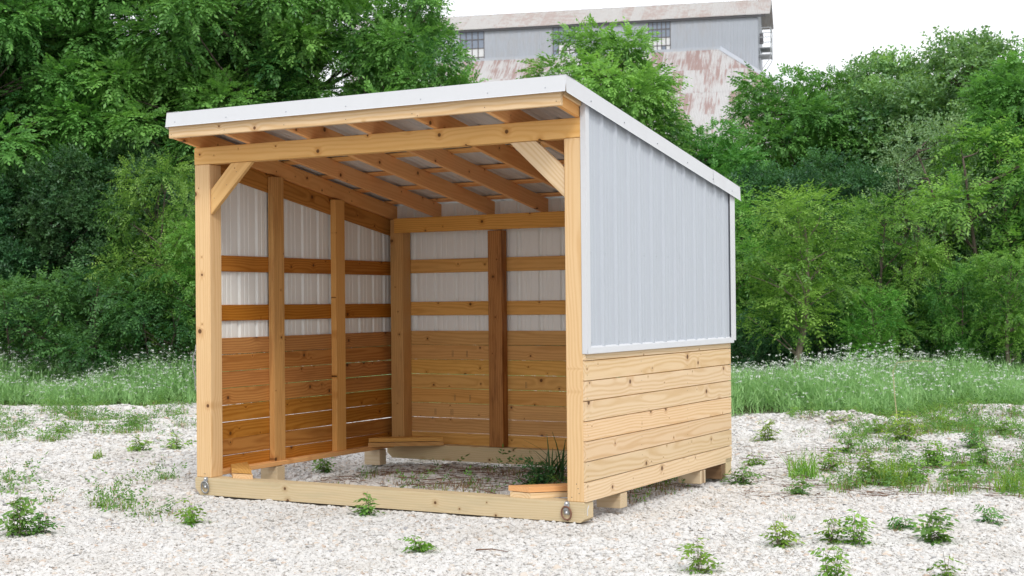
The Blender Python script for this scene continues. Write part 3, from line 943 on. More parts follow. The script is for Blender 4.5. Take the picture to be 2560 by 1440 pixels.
# monitor: front wall sheets with window openings
wins = [(6.15, 1.55, 2.35, 5, 4), (13.0, 1.62, 2.35, 4, 4), (19.75, 1.8, 2.6, 4, 4)]
nn = int(LEN / SWD)
wm = {}
for i in range(nn):
    x0 = i * SWD
    hit = [w for w in wins if x0 + SWD > w[0] and x0 < w[0] + w[1]]
    spans = [(WALLB, EAVE)] if not hit else [(WALLB, EAVE - 0.12 - hit[0][2])]
    for z0, z1 in spans:
        key = round(z1 - z0, 2)
        if key not in wm: wm[key] = corr_mesh(SWD + 0.03, z1 - z0, M_BWALL, 8)
        sheet('wall_sheet', wm[key], (x0, (0.004 if i % 2 else 0) * SV, z0), (1, 0, 0), (0, 0, 1), bl)
    if hit:
        w = hit[0]
        for a_, b_ in ((x0, min(x0 + SWD, w[0])), (max(x0, w[0] + w[1]), x0 + SWD)):
            if b_ - a_ > 0.02:
                sheet('wall_sheet', corr_mesh(b_ - a_, w[2] + 0.12, M_BWALL, max(1, int((b_ - a_) * 10))), (a_, 0.006 * SV, EAVE - 0.12 - w[2]), (1, 0, 0), (0, 0, 1), bl)


def bx(name, x0, x1, y0, y1, z0, z1, mat, parent):
    bm = bmesh.new(); bmesh.ops.create_cube(bm, size=1.0)
    bmesh.ops.scale(bm, vec=(x1 - x0, abs(y1 - y0), z1 - z0), verts=bm.verts)
    me = bpy.data.meshes.new(name); bm.to_mesh(me); bm.free(); me.materials.append(mat)
    return link(name, me, parent, ((x0 + x1) / 2, (y0 + y1) / 2, (z0 + z1) / 2))


rw = random.Random(11)
for (wx, ww, wh, nc, nr) in wins:
    f = empty('window'); f.parent = bl; f.location = (wx, 0.03 * SV, EAVE - 0.12 - wh)
    pw, ph = ww / nc, wh / nr
    for c_ in range(nc + 1):
        bx('window_bar', c_ * pw - 0.028, c_ * pw + 0.028, -0.05 * SV, 0.05 * SV, 0, wh, M_BFRAME, f)
    for r_ in range(nr + 1):
        bx('window_bar', 0.029, ww - 0.029, -0.045 * SV, 0.045 * SV, r_ * ph - 0.028, r_ * ph + 0.028, M_BFRAME, f)
    for c_ in range(nc):
        for r_ in range(nr):
            lightp = r_ < nr / 2 and rw.random() < 0.85
            bx('pane', c_ * pw + 0.029, (c_ + 1) * pw - 0.029, -0.012 * SV, 0.012 * SV, r_ * ph + 0.029, (r_ + 1) * ph - 0.029, M_GLASS_L if lightp else M_GLASS_D, f)
# monitor roof
RB, RHh = 2.75, 1.62
sl = math.hypot(RB + 0.25, RHh)
rm = corr_mesh(SWD + 0.03, sl, M_BROOF2, 8)
for i in range(-1, nn + 1):
    sheet('roof_sheet', rm, (i * SWD, -0.25 * SV, EAVE - 0.06 + (0.01 if i % 2 else 0)), (1, 0, 0), (0, (RB + 0.25) * SV, RHh), bl)
    sheet('roof_sheet', rm, (i * SWD, (2 * RB + 0.25) * SV, EAVE - 0.06 + (0.01 if i % 2 else 0)), (1, 0, 0), (0, -(RB + 0.25) * SV, RHh), bl)
bx('eave_board', -0.5, LEN, -0.18 * SV, -0.02 * SV, EAVE - 0.20, EAVE - 0.075, M_BDARK, bl)
# gable end
gp = [(0, WALLB), (2 * RB, WALLB), (2 * RB, EAVE), (RB, EAVE + RHh - 0.12), (0, EAVE)]
V = [(x, SV * a_, b_) for x in (0.0, 0.08) for a_, b_ in gp]
link('gable_wall', np_mesh('gable_wall', V, [(0, 1, 2), (0, 2, 3), (0, 3, 4)], [M_BWALL]), bl)
link('back_wall', np_mesh('back_wall', [(0, SV * 2 * RB, WALLB), (LEN, SV * 2 * RB, WALLB), (LEN, SV * 2 * RB, EAVE), (0, SV * 2 * RB, EAVE)], [(0, 1, 2, 3)], [M_BWALL]), bl)
# lower roof, sloping towards the yard, hipped at the right end
LT = 19.35
pitch = math.radians(38)
CL = 3.0
course = corr_mesh(SWD + 0.03, CL + 0.12, M_BROOF, 8)
hipx0 = 2.62
for r_ in range(6):
    zt0 = LT - r_ * CL * math.sin(pitch)
    y0 = -r_ * CL * math.cos(pitch)
    xr = hipx0 - 1.25 * (r_ + 1) * CL * 0.62
    k0 = math.floor(xr / SWD)
    for i in range(max(k0, -12), nn if r_ < 4 else 24):
        # sheets that reach past the hip are cut along it
        xs_ = i * SWD
        if xs_ < hipx0 - 0.775 * r_ * CL:
            me_ = corr_mesh(SWD + 0.03, CL + 0.12, M_BROOF, 8, lambda q: np.maximum(0.0, (hipx0 - xs_ - q) / 0.775 - r_ * CL))
        else:
            me_ = course
        d_ = np.array([0, SV * math.cos(pitch), math.sin(pitch)])
        o_ = np.array([xs_, SV * (y0 - CL * math.cos(pitch) - 0.02), zt0 - CL * math.sin(pitch)]) + np.array([0, 0, 0.012 * (r_ % 2) + (0.008 if i % 2 else 0)]) - d_ * 0.12
        sheet('roof_sheet', me_, o_, (1, 0, 0), d_, bl)
# hip plane and cap, lower walls
dn = np.array([-1.25 * 0.62, -SV * math.cos(pitch), -math.sin(pitch)])
h0 = np.array([hipx0, 0, LT]); h1 = h0 + dn * 18
link('hip_roof', np_mesh('hip_roof', [h0, h0 + (-0.15, SV * 8, 0), h1 + (-5, SV * 20, 0), h1], [(0, 1, 2, 3)], [M_BROOF]), bl)
capv = []
for p in (h0, h1):
    capv += [p + (0.30, 0, 0.05), p + (0.0, 0, 0.16), p + (-0.25, 0.2 * SV, 0.02)]
link('hip_cap', np_mesh('hip_cap', capv, [(0, 1, 4, 3), (1, 2, 5, 4)], [M_BWALL]), bl)
link('lower_wall', np_mesh('lower_wall', [(-9, -14 * SV, 0), (LEN, -14 * SV, 0), (LEN, -14 * SV, 8.4), (-9, -14 * SV, 8.4)], [(0, 1, 2, 3)], [M_BWALL]), bl)
bx('ridge_flashing', hipx0, LEN, -0.14 * SV, -0.03 * SV, LT - 0.1, LT + 0.1, M_BWALL, bl)
# balcony on the gable end
bal = empty('balcony'); bal.parent = bl; bal.location = (-0.02, 0, 0)
zf = EAVE - 2.35
bx('platform', -0.86, -0.04, 0.2 * SV, 2.2 * SV, zf - 0.5, zf - 0.42, M_BRAIL, bal)
bx('platform', -0.86, -0.04, 0.2 * SV, 2.2 * SV, zf, zf + 0.06, M_BRAIL, bal)
for yy_ in (0.2, 2.2):
    bx('rail_post', -0.86, -0.80, (yy_ - 0.03) * SV, (yy_ + 0.03) * SV, zf - 0.45, zf + 1.45, M_BRAIL, bal)
    for k in (0.75, 1.42):
        bx('rail', -0.86, 0.0, (yy_ - 0.025) * SV, (yy_ + 0.025) * SV, zf + k - 0.025, zf + k + 0.025, M_BRAIL, bal)
    tube([(-0.83, yy_ * SV, zf - 0.5), (-0.75, yy_ * SV, zf - 0.75), (-0.04, yy_ * SV, zf - 1.75)], 0.03, M_BRAIL, 'bracket', bal, seg=5)
for k in (0.75, 1.42):
    bx('rail', -0.855, -0.805, 0.24 * SV, 2.16 * SV, zf + k - 0.024, zf + k + 0.024, M_BRAIL, bal)
bx('bell_box', -0.3, -0.04, 0.4 * SV, 0.7 * SV, zf + 0.35, zf + 1.05, M_BDARK, bal)

# ------------------------------------------------------------------ foliage


def leaf_quad(base, d, nrm, L, w):
    """Four corners of a pointed leaf."""
    d = d / np.linalg.norm(d)
    sd_ = np.cross(nrm, d); sd_ /= np.linalg.norm(sd_) + 1e-9
    return np.array([base, base + d * L * 0.45 + sd_ * w / 2, base + d * L, base + d * L * 0.45 - sd_ * w / 2])


def frond(rng, pairs=6, L=0.42, ll=0.115, lw=0.034, droop=0.5):
    Q = []
    def rach(t): return np.array([L * t, 0.0, -droop * L * t * t])
    for i in range(pairs):
        t = 0.18 + 0.8 * i / pairs
        for sgn in (-1, 1):
            d = np.array([0.55, sgn * 1.0, -0.35 - droop * t * 0.7]) + rng.normal(0, 0.12, 3)
            n = np.array([0.1, -sgn * 0.3, 1.0]) + rng.normal(0, 0.25, 3)
            Q.append(leaf_quad(rach(t), d, n, ll * rng.uniform(0.8, 1.15) * (1 - 0.25 * t), lw))
    Q.append(leaf_quad(rach(0.97), np.array([1, 0, -droop * 1.6]), np.array([0.3, 0, 1.0]), ll, lw))
    return np.array(Q)                         # (leaves, 4, 3)


def spray(rng, n=9, L=0.30, ll=0.075, lw=0.042):
    Q = []
    for i in range(n):
        t = (i + 0.5) / n
        an = i * 2.4 + rng.uniform(-0.4, 0.4)
        d = np.array([0.6, math.cos(an), math.sin(an) * 0.7 - 0.15])
        nrm = np.array([0.2, 0, 1.0]) + rng.normal(0, 0.5, 3)
        Q.append(leaf_quad(np.array([L * t, 0, -0.15 * L * t * t]), d, nrm, ll * rng.uniform(0.75, 1.2), lw))
    return np.array(Q)


_tr = np.random.default_rng(21)
FR_BIG = [frond(_tr, 4, 0.24, 0.110, 0.050, d_) for d_ in (0.35, 0.6, 0.85)]
FR_SAP = [frond(_tr, 5, 0.29, 0.095, 0.034, d_) for d_ in (0.4, 0.65, 0.9)]
SP_OV = [spray(_tr, 9, 0.30, 0.088, 0.052) for _ in range(3)]
SP_SM = [spray(_tr, 12, 0.30, 0.055, 0.026) for _ in range(3)]


def orient(dirs, rng, upw=1.0):
    X = dirs / (np.linalg.norm(dirs, axis=1)[:, None] + 1e-9)
    hint = np.array([0, 0, upw]) + rng.normal(0, 0.35, X.shape)
    Z = hint - X * (hint * X).sum(1)[:, None]
    Z /= np.linalg.norm(Z, axis=1)[:, None] + 1e-9
    Y = np.cross(Z, X)
    return np.stack([X, Y, Z], 1)              # rows are axes


def place(temps, pos, dirs, scl, tint, rng):
    Vs, Ts = [], []
    pick = rng.integers(0, len(temps), len(pos))
    R = orient(dirs, rng)
    for k, T in enumerate(temps):
        s_ = pick == k
        if not s_.any(): continue
        tv = T.reshape(-1, 3)
        v = np.einsum('vi,nij->nvj', tv, R[s_]) * scl[s_][:, None, None] + pos[s_][:, None, :]
        Vs.append(v.reshape(-1, 3))
        tt = np.repeat(tint[s_][:, None], len(T), 1) + rng.normal(0, 0.10, (s_.sum(), len(T)))
        Ts.append(np.repeat(np.clip(tt, 0, 1).ravel(), 4))
    V = np.concatenate(Vs); T = np.concatenate(Ts)
    return V, T


def limb_mesh(name, lines, mat, seg=6):
    Vs, Fs, n0 = [], [], 0
    for path, r0, r1 in lines:
        path = np.array(path, float); n = len(path)
        rad = np.linspace(r0, r1, n)
        tan = np.gradient(path, axis=0); tan /= np.linalg.norm(tan, axis=1)[:, None] + 1e-9
        ref = np.array([0.31, 0.93, 0.21])
        for p, t_, r in zip(path, tan, rad):
            a_ = np.cross(t_, ref); a_ /= np.linalg.norm(a_) + 1e-9; b_ = np.cross(t_, a_)
            for i in range(seg):
                an = 2 * math.pi * i / seg
                Vs.append(p + r * (math.cos(an) * a_ + math.sin(an) * b_))
        for k in range(n - 1):
            for i in range(seg):
                j = (i + 1) % seg
                Fs.append((n0 + k * seg + i, n0 + k * seg + j, n0 + (k + 1) * seg + j, n0 + (k + 1) * seg + i))
        n0 += n * seg
    return np_mesh(name, Vs, Fs, [mat], True)


def bend(p, q, rng, n=6, amp=0.12):
    t = np.linspace(0, 1, n)[:, None]
    L = np.linalg.norm(np.subtract(q, p))
    w = rng.normal(0, amp * L, 3) * np.array([1, 1, 0.4])
    return np.array(p) * (1 - t) + np.array(q) * t + w * np.sin(t * math.pi)


def build_tree(seed, H, R, base, nclump, per, temps, leaf, bark, prof=0.5, crad=(0.42, 0.72), lean=0.0, stems=1, bright=0.55, fsc=1.0):
    """Meshes (trunk, crown) of one tree, built around the origin. prof: height of the widest part, 0 to 1."""
    rng = np.random.default_rng(seed)
    cl = []
    tries = 0
    lump = rng.uniform(0.72, 1.15, 9)
    while len(cl) < nclump and tries < 6000:
        tries += 1
        u = rng.random() ** 0.85
        e = u / prof if u < prof else (1 - u) / (1 - prof)
        w = R * (0.28 + 0.72 * math.sin(min(1, e) * math.pi / 2) ** 0.8)
        an = rng.uniform(0, 2 * math.pi)
        w *= lump[int((an / 6.2832 * 9 + u * 4) % 9)]
        r = w * math.sqrt(rng.uniform(0.12, 1.0))
        c = np.array([r * math.cos(an) + lean * u * H, r * math.sin(an), base + (H - base) * u])
        cr = rng.uniform(*crad) * (1.0 if u < 0.85 else 0.75)
        c[2] = min(c[2], H - cr * 0.6)
        if all(np.linalg.norm(c - k[0]) > 0.62 * (cr + k[1]) * 0.75 for k in cl):
            cl.append((c, cr))
    # trunk and limbs
    lines = []
    top = np.array([lean * H * 0.85, 0, H * 0.86])
    trunks = []
    for k in range(stems):
        st = np.array([rng.normal(0, 0.12), rng.normal(0, 0.12), -0.1]) if stems > 1 else np.array([0, 0, -0.1])
        tp = top + (rng.normal(0, R * 0.4, 3) * [1, 1, 0.2] if stems > 1 else 0)
        pth = bend(st, tp, rng, 9, 0.05)
        trunks.append(pth)
        lines.append((pth, 0.022 * H ** 0.9 / stems ** 0.5, 0.012))
    for c, cr in cl:
        pth = trunks[rng.integers(0, stems)]
        zc = max(0.15 * H, c[2] - 0.45 * np.linalg.norm(c[:2]) - 0.25)
        k = int(np.argmin(np.abs(pth[:, 2] - zc)))
        lines.append((bend(pth[k], c + [0, 0, -cr * 0.3], rng, 5, 0.08), 0.006 * H ** 0.7, 0.005))
    trunk = limb_mesh('trunk', lines, bark, 5)
    # foliage
    pos, dr, sc_, tn = [], [], [], []
    for c, cr in cl:
        n = int(per * (cr / 0.57) ** 2 * rng.uniform(0.8, 1.2))
        d = rng.normal(0, 1, (n, 3)); d[:, 2] = d[:, 2] * 0.75 + 0.25
        d /= np.linalg.norm(d, axis=1)[:, None]
        out = c - np.array([lean * c[2], 0, c[2] - 0.3]); out = out / (np.linalg.norm(out) + 1e-6)
        rr_ = cr * rng.uniform(0.25, 0.95, n)[:, None]
        pos.append(c + d * rr_ * np.array([1.0, 1.0, 0.75]))
        dd = d + out * 0.35 + np.array([0, 0, 0.15]); dr.append(dd)
        sc_.append(rng.uniform(0.75, 1.2, n) * fsc)
        ct = bright + rng.normal(0, 0.20)
        tn.append(np.clip(ct + rng.normal(0, 0.15, n), 0, 1))
    V, T = place(temps, np.concatenate(pos), np.concatenate(dr), np.concatenate(sc_), np.concatenate(tn), rng)
    F = np.arange(len(V)).reshape(-1, 4)
    crown = np_mesh('crown', V, F, [leaf], attrs={'tint': T})
    return trunk, crown, H


TYPES = {
    'tall_a': build_tree(101, 10.5, 2.5, 2.0, 84, 140, FR_BIG, L_PINN, BARK, 0.5, (0.48, 0.92)),
    'tall_b': build_tree(102, 11.0, 2.7, 1.6, 88, 140, FR_BIG, L_PINN, BARK, 0.45, (0.48, 0.92)),
    'round': build_tree(103, 7.0, 1.85, 1.2, 62, 145, FR_BIG, L_PINN, BARK, 0.62, (0.36, 0.70), bright=0.6, fsc=0.9),
    'dome': build_tree(113, 7.0, 2.0, 1.6, 78, 145, FR_BIG, L_PINN, BARK, 0.68, (0.36, 0.70), bright=0.62, fsc=0.9),
    'round_b': build_tree(104, 6.4, 1.75, 0.6, 60, 145, FR_BIG, L_PINN, BARK, 0.5, (0.38, 0.74), bright=0.55, fsc=0.9),
    'ovate': build_tree(115, 6.8, 1.9, 0.6, 72, 130, SP_OV, L_MID, BARK, 0.55, (0.38, 0.76), bright=0.5),
    'dark': build_tree(105, 6.8, 1.9, 0.4, 80, 115, SP_OV, L_DARK, BARK, 0.45, (0.40, 0.75), bright=0.5),
    'sapling': build_tree(106, 3.3, 0.85, 0.95, 28, 165, FR_SAP, L_BRIGHT, BARK_P, 0.5, (0.26, 0.46), lean=0.10, bright=0.55, fsc=0.75),
    'sapling_b': build_tree(107, 3.3, 1.15, 0.60, 32, 165, FR_SAP, L_BRIGHT, BARK, 0.6, (0.28, 0.50), stems=2, bright=0.45, fsc=0.8),
    'grey': build_tree(108, 4.6, 1.2, 0.4, 48, 95, SP_SM, L_GREY, BARK, 0.55, (0.30, 0.52), stems=2),
    'shrub': build_tree(109, 2.2, 1.25, 0.1, 32, 110, SP_OV, L_DARK, BARK, 0.4, (0.30, 0.50), stems=3, bright=0.6),
    'bush': build_tree(110, 1.9, 1.1, 0.1, 30, 140, FR_SAP, L_SHADE, BARK, 0.5, (0.25, 0.44), stems=3, bright=0.5, fsc=0.8),
}


def tree(name, typ, px, dist, H, label, cat='tree', group=None, rz=None, wide=1.0):
    trunk, crown, H0 = TYPES[typ]
    p = at_depth(px, dist)
    o = empty(name, (p[0], p[1], float(height(p[0], p[1]))), rz if rz is not None else (px * 0.37 + dist) % 6.28)
    s_ = H / H0
    o.scale = (s_ * wide, s_ * wide, s_)
    tag(o, label, cat, group)
    link('trunk', trunk, o)
    link('crown', crown, o)
    return o


G1 = 'tall trees behind the shed'
tree('tall_tree', 'tall_a', 40, 29.0, 10.6, 'tall leafy tree filling the upper left corner of the picture', group=G1)
tree('tall_tree', 'tall_b', 300, 30.5, 11.0, 'second tall tree from the left edge, crown above the dark undergrowth', group=G1)
tree('tall_tree', 'tall_a', 545, 29.5, 10.8, 'tall tree right above the left end of the shed roof', group=G1, rz=2.2)
tree('tall_tree', 'tall_b', 790, 30.5, 9.6, 'tall tree with sky gaps above the middle of the shed roof', group=G1, rz=4.0)
tree('tall_tree', 'round', 1035, 29.0, 8.0, 'light green tree at the edge of the sky, just left of the warehouse', group=G1, rz=1.0, wide=0.80)
tree('rounded_tree', 'dome', 1505, 28.0, 6.75, 'rounded tree standing in front of the warehouse windows, behind the roof corner', group=G1, rz=0.3, wide=0.98)
tree('rounded_tree', 'round_b', 1760, 29.0, 5.05, 'green tree behind the sloping roof edge below the rusty warehouse roof', group=G1)
tree('rounded_tree', 'round_b', 1955, 30.5, 6.25, 'tree with thin top twigs just right of the warehouse corner', group=G1, rz=1.4)
tree('rounded_tree', 'round', 2080, 31.0, 6.35, 'smaller tree in the dip of the right skyline', group=G1, rz=5.0, wide=0.9)
tree('dense_tree', 'ovate', 2225, 31.0, 6.6, 'vine-covered tree on the skyline right of the dip', group=G1)
tree('dense_tree', 'ovate', 2420, 30.0, 6.85, 'dense tree, highest on the right skyline', group=G1, rz=2.0)
tree('rounded_tree', 'round_b', 2580, 27.0, 6.1, 'bright leafy tree cut by the upper right picture edge', group=G1, rz=3.3)
tree('rounded_tree', 'round', 2735, 28.5, 6.6, 'leafy tree whose crown barely enters at the right picture edge', group=G1, rz=0.8)
tree('tall_tree', 'tall_b', -230, 30.0, 10.5, 'tall tree whose crown barely enters at the left picture edge', group=G1, rz=1.2)
# a second row that closes the gaps
G2 = 'rear row of trees'
for px, d_, H_, ty, lb in ((160, 35, 8.6, 'tall_b', 'rear tree showing between the two leftmost tall trees'),
                           (430, 36, 8.2, 'tall_a', 'rear tree showing between the second and third tall trees'),
                           (680, 36, 8.0, 'tall_b', 'rear tree seen through the sky gaps over the roof'),
                           (930, 35, 6.6, 'tall_a', 'rear tree left of the light green tree by the warehouse'),
                           (1240, 36, 5.3, 'dark', 'low dark tree peeping over the roof below the warehouse'),
                           (1640, 35, 4.8, 'round', 'rear tree right of the rounded tree by the warehouse'),
                           (1840, 36, 4.9, 'round_b', 'rear tree below the corner of the rusty roof'),
                           (2150, 37, 6.9, 'dark', 'dark rear tree in the dip of the skyline'),
                           (2330, 36, 7.1, 'round_b', 'rear tree between the two dense skyline trees'),
                           (2520, 35, 7.2, 'dark', 'dark rear tree behind the upper right corner')):
    tree('rear_tree', ty, px, d_, H_, lb, group=G2)
# undergrowth and saplings along the wood's edge
G3 = 'young trees at the edge of the wood'
tree('sapling', 'sapling', 1960, 22.6, 3.3, 'bright green sapling with a leaning pale trunk beside the shed', group=G3, rz=0.4, wide=1.15)
tree('sapling', 'sapling_b', 2215, 24.0, 3.25, 'wide bright sapling, second from the shed on the right', group=G3, rz=1.0, wide=0.9)
tree('sapling', 'sapling', 2180, 22.8, 1.75, 'small sapling with a bare forked stem among the white flowers', group=G3, rz=2.0)
tree('sapling', 'sapling_b', 2395, 23.2, 2.0, 'low sapling in the middle of the right wood edge', group=G3, rz=3.0, wide=0.75)
tree('sapling', 'sapling', 2525, 23.0, 2.3, 'young sapling close to the right picture edge', group=G3, rz=5.0)
tree('tall_sapling', 'sapling_b', 2510, 25.5, 4.6, 'tall drooping sapling at the right edge, under the bright tree', group=G3, rz=4.4)
tree('tall_sapling', 'sapling', 1850, 26.0, 3.6, 'half hidden sapling right behind the shed wall', group=G3, rz=4.0)
tree('grey_tree', 'grey', 2330, 26.2, 4.7, 'greyish green small-leaved tree over the right saplings', group=G3)
tree('sapling', 'sapling_b', 395, 25.2, 4.0, 'bright green sapling just left of the shed front post', group=G3, rz=2.5, wide=0.72)
tree('sapling', 'sapling', 460, 24.6, 3.0, 'narrow sapling touching the left front post', group=G3, rz=0.9)
G4 = 'undergrowth under the trees'
for px, d_, H_, ty, lb in ((60, 25.0, 2.0, 'bush', 'leafy bush at the left edge above the white flowers'),
                           (250, 24.8, 2.1, 'bush', 'leafy bush between the left edge bush and the shed'),
                           (400, 24.4, 1.7, 'bush', 'low bush beside the left front post'),
                           (-90, 26.5, 4.2, 'dark', 'dark thicket at the left picture edge'),
                           (140, 27.0, 4.4, 'dark', 'tall dark thicket left of centre in the left undergrowth'),
                           (330, 27.5, 4.6, 'dark', 'tall dark thicket behind the left sapling'),
                           (520, 27.0, 4.0, 'dark', 'dark thicket behind the left front post'),
                           (700, 27.5, 3.4, 'dark', 'dark thicket glimpsed through the left wall gaps'),
                           (1300, 27.0, 2.4, 'shrub', 'dark shrub glimpsed through the slits of the back wall'),
                           (1000, 27.0, 2.6, 'shrub', 'dark shrub glimpsed through slits by the back left corner post'),
                           (1900, 27.5, 4.0, 'dark', 'dark thicket behind the leaning sapling'),
                           (2080, 27.0, 4.3, 'dark', 'dark hollow thicket in the middle of the right wood'),
                           (2250, 27.6, 3.9, 'dark', 'dark thicket below the greyish tree'),
                           (2430, 26.4, 3.2, 'dark', 'dark thicket between the low sapling and the right edge'),
                           (2620, 26.0, 3.6, 'dark', 'dark thicket at the right picture edge'),
                           (2300, 24.4, 1.6, 'shrub', 'dark low shrub behind the white flowers'),
                           (2460, 24.2, 1.5, 'bush', 'low bush right of the low sapling'),
                           (2040, 24.4, 1.5, 'shrub', 'low dark shrub between the leaning and the wide sapling'),
                           (2140, 25.0, 1.9, 'shrub', 'dark shrub behind the bare forked stem'),
                           (2390, 25.0, 2.0, 'shrub', 'dark shrub behind the low middle sapling'),
                           (2560, 24.6, 1.7, 'shrub', 'low dark shrub cut by the right picture edge'),
                           (1880, 24.6, 1.3, 'shrub', 'low dark shrub at the foot of the leaning sapling')):
    tree('thicket' if ty in ('dark', 'shrub') else 'bush', ty, px, d_, H_, lb, 'bush', G4)

# ------------------------------------------------------------------ meadow of white flowers


def blades(n_per, roots, hgt, rng, width=0.006, curve=0.35, segs=2, tint=0.5):
    """Thin curved blades standing at roots; returns verts, quads, tint."""
    n = len(roots)
    an = rng.uniform(0, 6.2832, n)
    dirx = np.stack([np.cos(an), np.sin(an), np.zeros(n)], -1)
    side = np.stack([-np.sin(an), np.cos(an), np.zeros(n)], -1)
    lean = rng.uniform(0.05, 1.0, n) * curve
    V = []
    for k in range(segs + 1):
        t = k / segs
        c = roots + dirx * (hgt * lean * t * t)[:, None] + np.array([0, 0, 1.0]) * (hgt * (t - 0.25 * lean * t * t))[:, None]
        w = width * (1 - 0.85 * t)
        w = (w if np.isscalar(w) else w[:, None]) * np.ones((n, 1))
        V.append(c - side * w / 2); V.append(c + side * w / 2)
    V = np.stack(V, 1)
    per = 2 * (segs + 1)
    b_ = np.arange(n)[:, None, None] * per
    f = np.array([[2 * k, 2 * k + 1, 2 * k + 3, 2 * k + 2] for k in range(segs)])[None]
    F = (b_ + f).reshape(-1, 4)
    T = np.repeat(np.clip(tint + rng.normal(0, 0.18, n), 0, 1), per)
    return V.reshape(-1, 3), F, T


def merge(parts):
    V, F, T, Mi, n0 = [], [], [], [], 0
    for v, f, t_, mi in parts:
        V.append(v); F.append(f + n0); T.append(t_); Mi.append(np.full(len(f), mi)); n0 += len(v)
    return np.concatenate(V), np.concatenate(F), np.concatenate(T), np.concatenate(Mi)


def quads_at(c, ax, bx_, tint):
    """Small quads centred at c with half axes ax, bx_."""
    V = np.stack([c - ax - bx_ * 0.2, c - bx_, c + ax - bx_ * 0.1, c + bx_], 1).reshape(-1, 3)
    F = np.arange(len(V)).reshape(-1, 4)
    return V, F, np.repeat(tint, 4)


mr = np.random.default_rng(77)
NP = 12000
s_ = mr.uniform(-11.5, 11.5, NP * 2); d_ = mr.uniform(18.0, 27.0, NP * 2)
mf = meadow_front(s_, d_)
edge = np.clip((d_ - mf + 0.3) / 1.7, 0, 1) ** 1.5
keep = (mr.random(NP * 2) < edge * np.where(d_ > 25.0, 0.6, 1.0)) & (np.abs(s_) < d_ * 0.40 + 0.5)
# nothing to see behind the shed: thin it there
px_ = 1280 + FPX * s_ / d_
keep &= ~((px_ > 560) & (px_ < 1780) & (mr.random(NP * 2) < 0.75))
s_, d_ = s_[keep][:NP], d_[keep][:NP]
mx = CAM[0] + s_ * RH[0] + d_ * FH[0]; my = CAM[1] + s_ * RH[1] + d_ * FH[1]
mz = height(mx, my)
mroot = np.stack([mx, my, mz], -1)
mh = (0.34 + 0.42 * vnoise(mx * 0.9, my * 0.9, 14)) * mr.uniform(0.7, 1.25, len(mx)) * (0.55 + 0.45 * np.clip((d_ - meadow_front(s_, d_)) / 2.0, 0, 1))
parts = []
v, f, t_ = blades(1, mroot, mh, mr, 0.006, 0.35, 2, 0.35); parts.append((v, f, t_, 0))
K = 15
lr = np.repeat(mroot, K, 0) + np.stack([mr.normal(0, 0.05, len(mroot) * K), mr.normal(0, 0.05, len(mroot) * K), mr.random(len(mroot) * K) * np.repeat(mh, K) * 0.8], -1)
v, f, t_ = blades(1, lr, mr.uniform(0.06, 0.18, len(lr)), mr, 0.017, 1.6, 1, 0.55); parts.append((v, f, t_, 0))
# flower heads
fl = np.repeat(np.arange(len(mroot)), 3)
fl = fl[mr.random(len(fl)) < 0.38 * (0.1 + 1.7 * vnoise(mx[fl] * 0.8, my[fl] * 0.8, 33))]
hc = mroot[fl] + np.stack([mr.normal(0, 0.07, len(fl)), mr.normal(0, 0.07, len(fl)), mh[fl] * mr.uniform(0.85, 1.12, len(fl))], -1)
K = 6
pc = np.repeat(hc, K, 0) + np.stack([mr.normal(0, 0.017, len(fl) * K), mr.normal(0, 0.017, len(fl) * K), mr.normal(0, 0.006, len(fl) * K)], -1)
an = mr.uniform(0, 6.28, len(pc)); rs = mr.uniform(0.007, 0.013, len(pc))[:, None]
ax_ = np.stack([np.cos(an), np.sin(an), mr.normal(0, 0.4, len(pc))], -1) * rs
bx2 = np.stack([-np.sin(an), np.cos(an), mr.normal(0, 0.4, len(pc))], -1) * rs
v, f, t_ = quads_at(pc, ax_, bx2, mr.random(len(pc))); parts.append((v, f, t_, 1))
v, f, t_ = blades(1, hc - np.array([0, 0, 0.1]), np.full(len(hc), 0.1), mr, 0.004, 0.1, 1, 0.4); parts.append((v, f, t_, 0))
V, F, T, Mi = merge(parts)
mead = link('wildflower_meadow', np_mesh('wildflower_meadow', V, F, [L_MEADOW, L_FLOWER], mat_idx=Mi, attrs={'tint': T}))
tag(mead, 'belt of feathery green weeds with small white flower heads before the trees', 'wildflowers', kind='stuff')

# ------------------------------------------------------------------ weeds on the gravel


def ground_point(px, py):
    p = ground_px(px, py, 0.0)
    for _ in range(4):
        p = ground_px(px, py, float(height(p[0], p[1])))
    return p


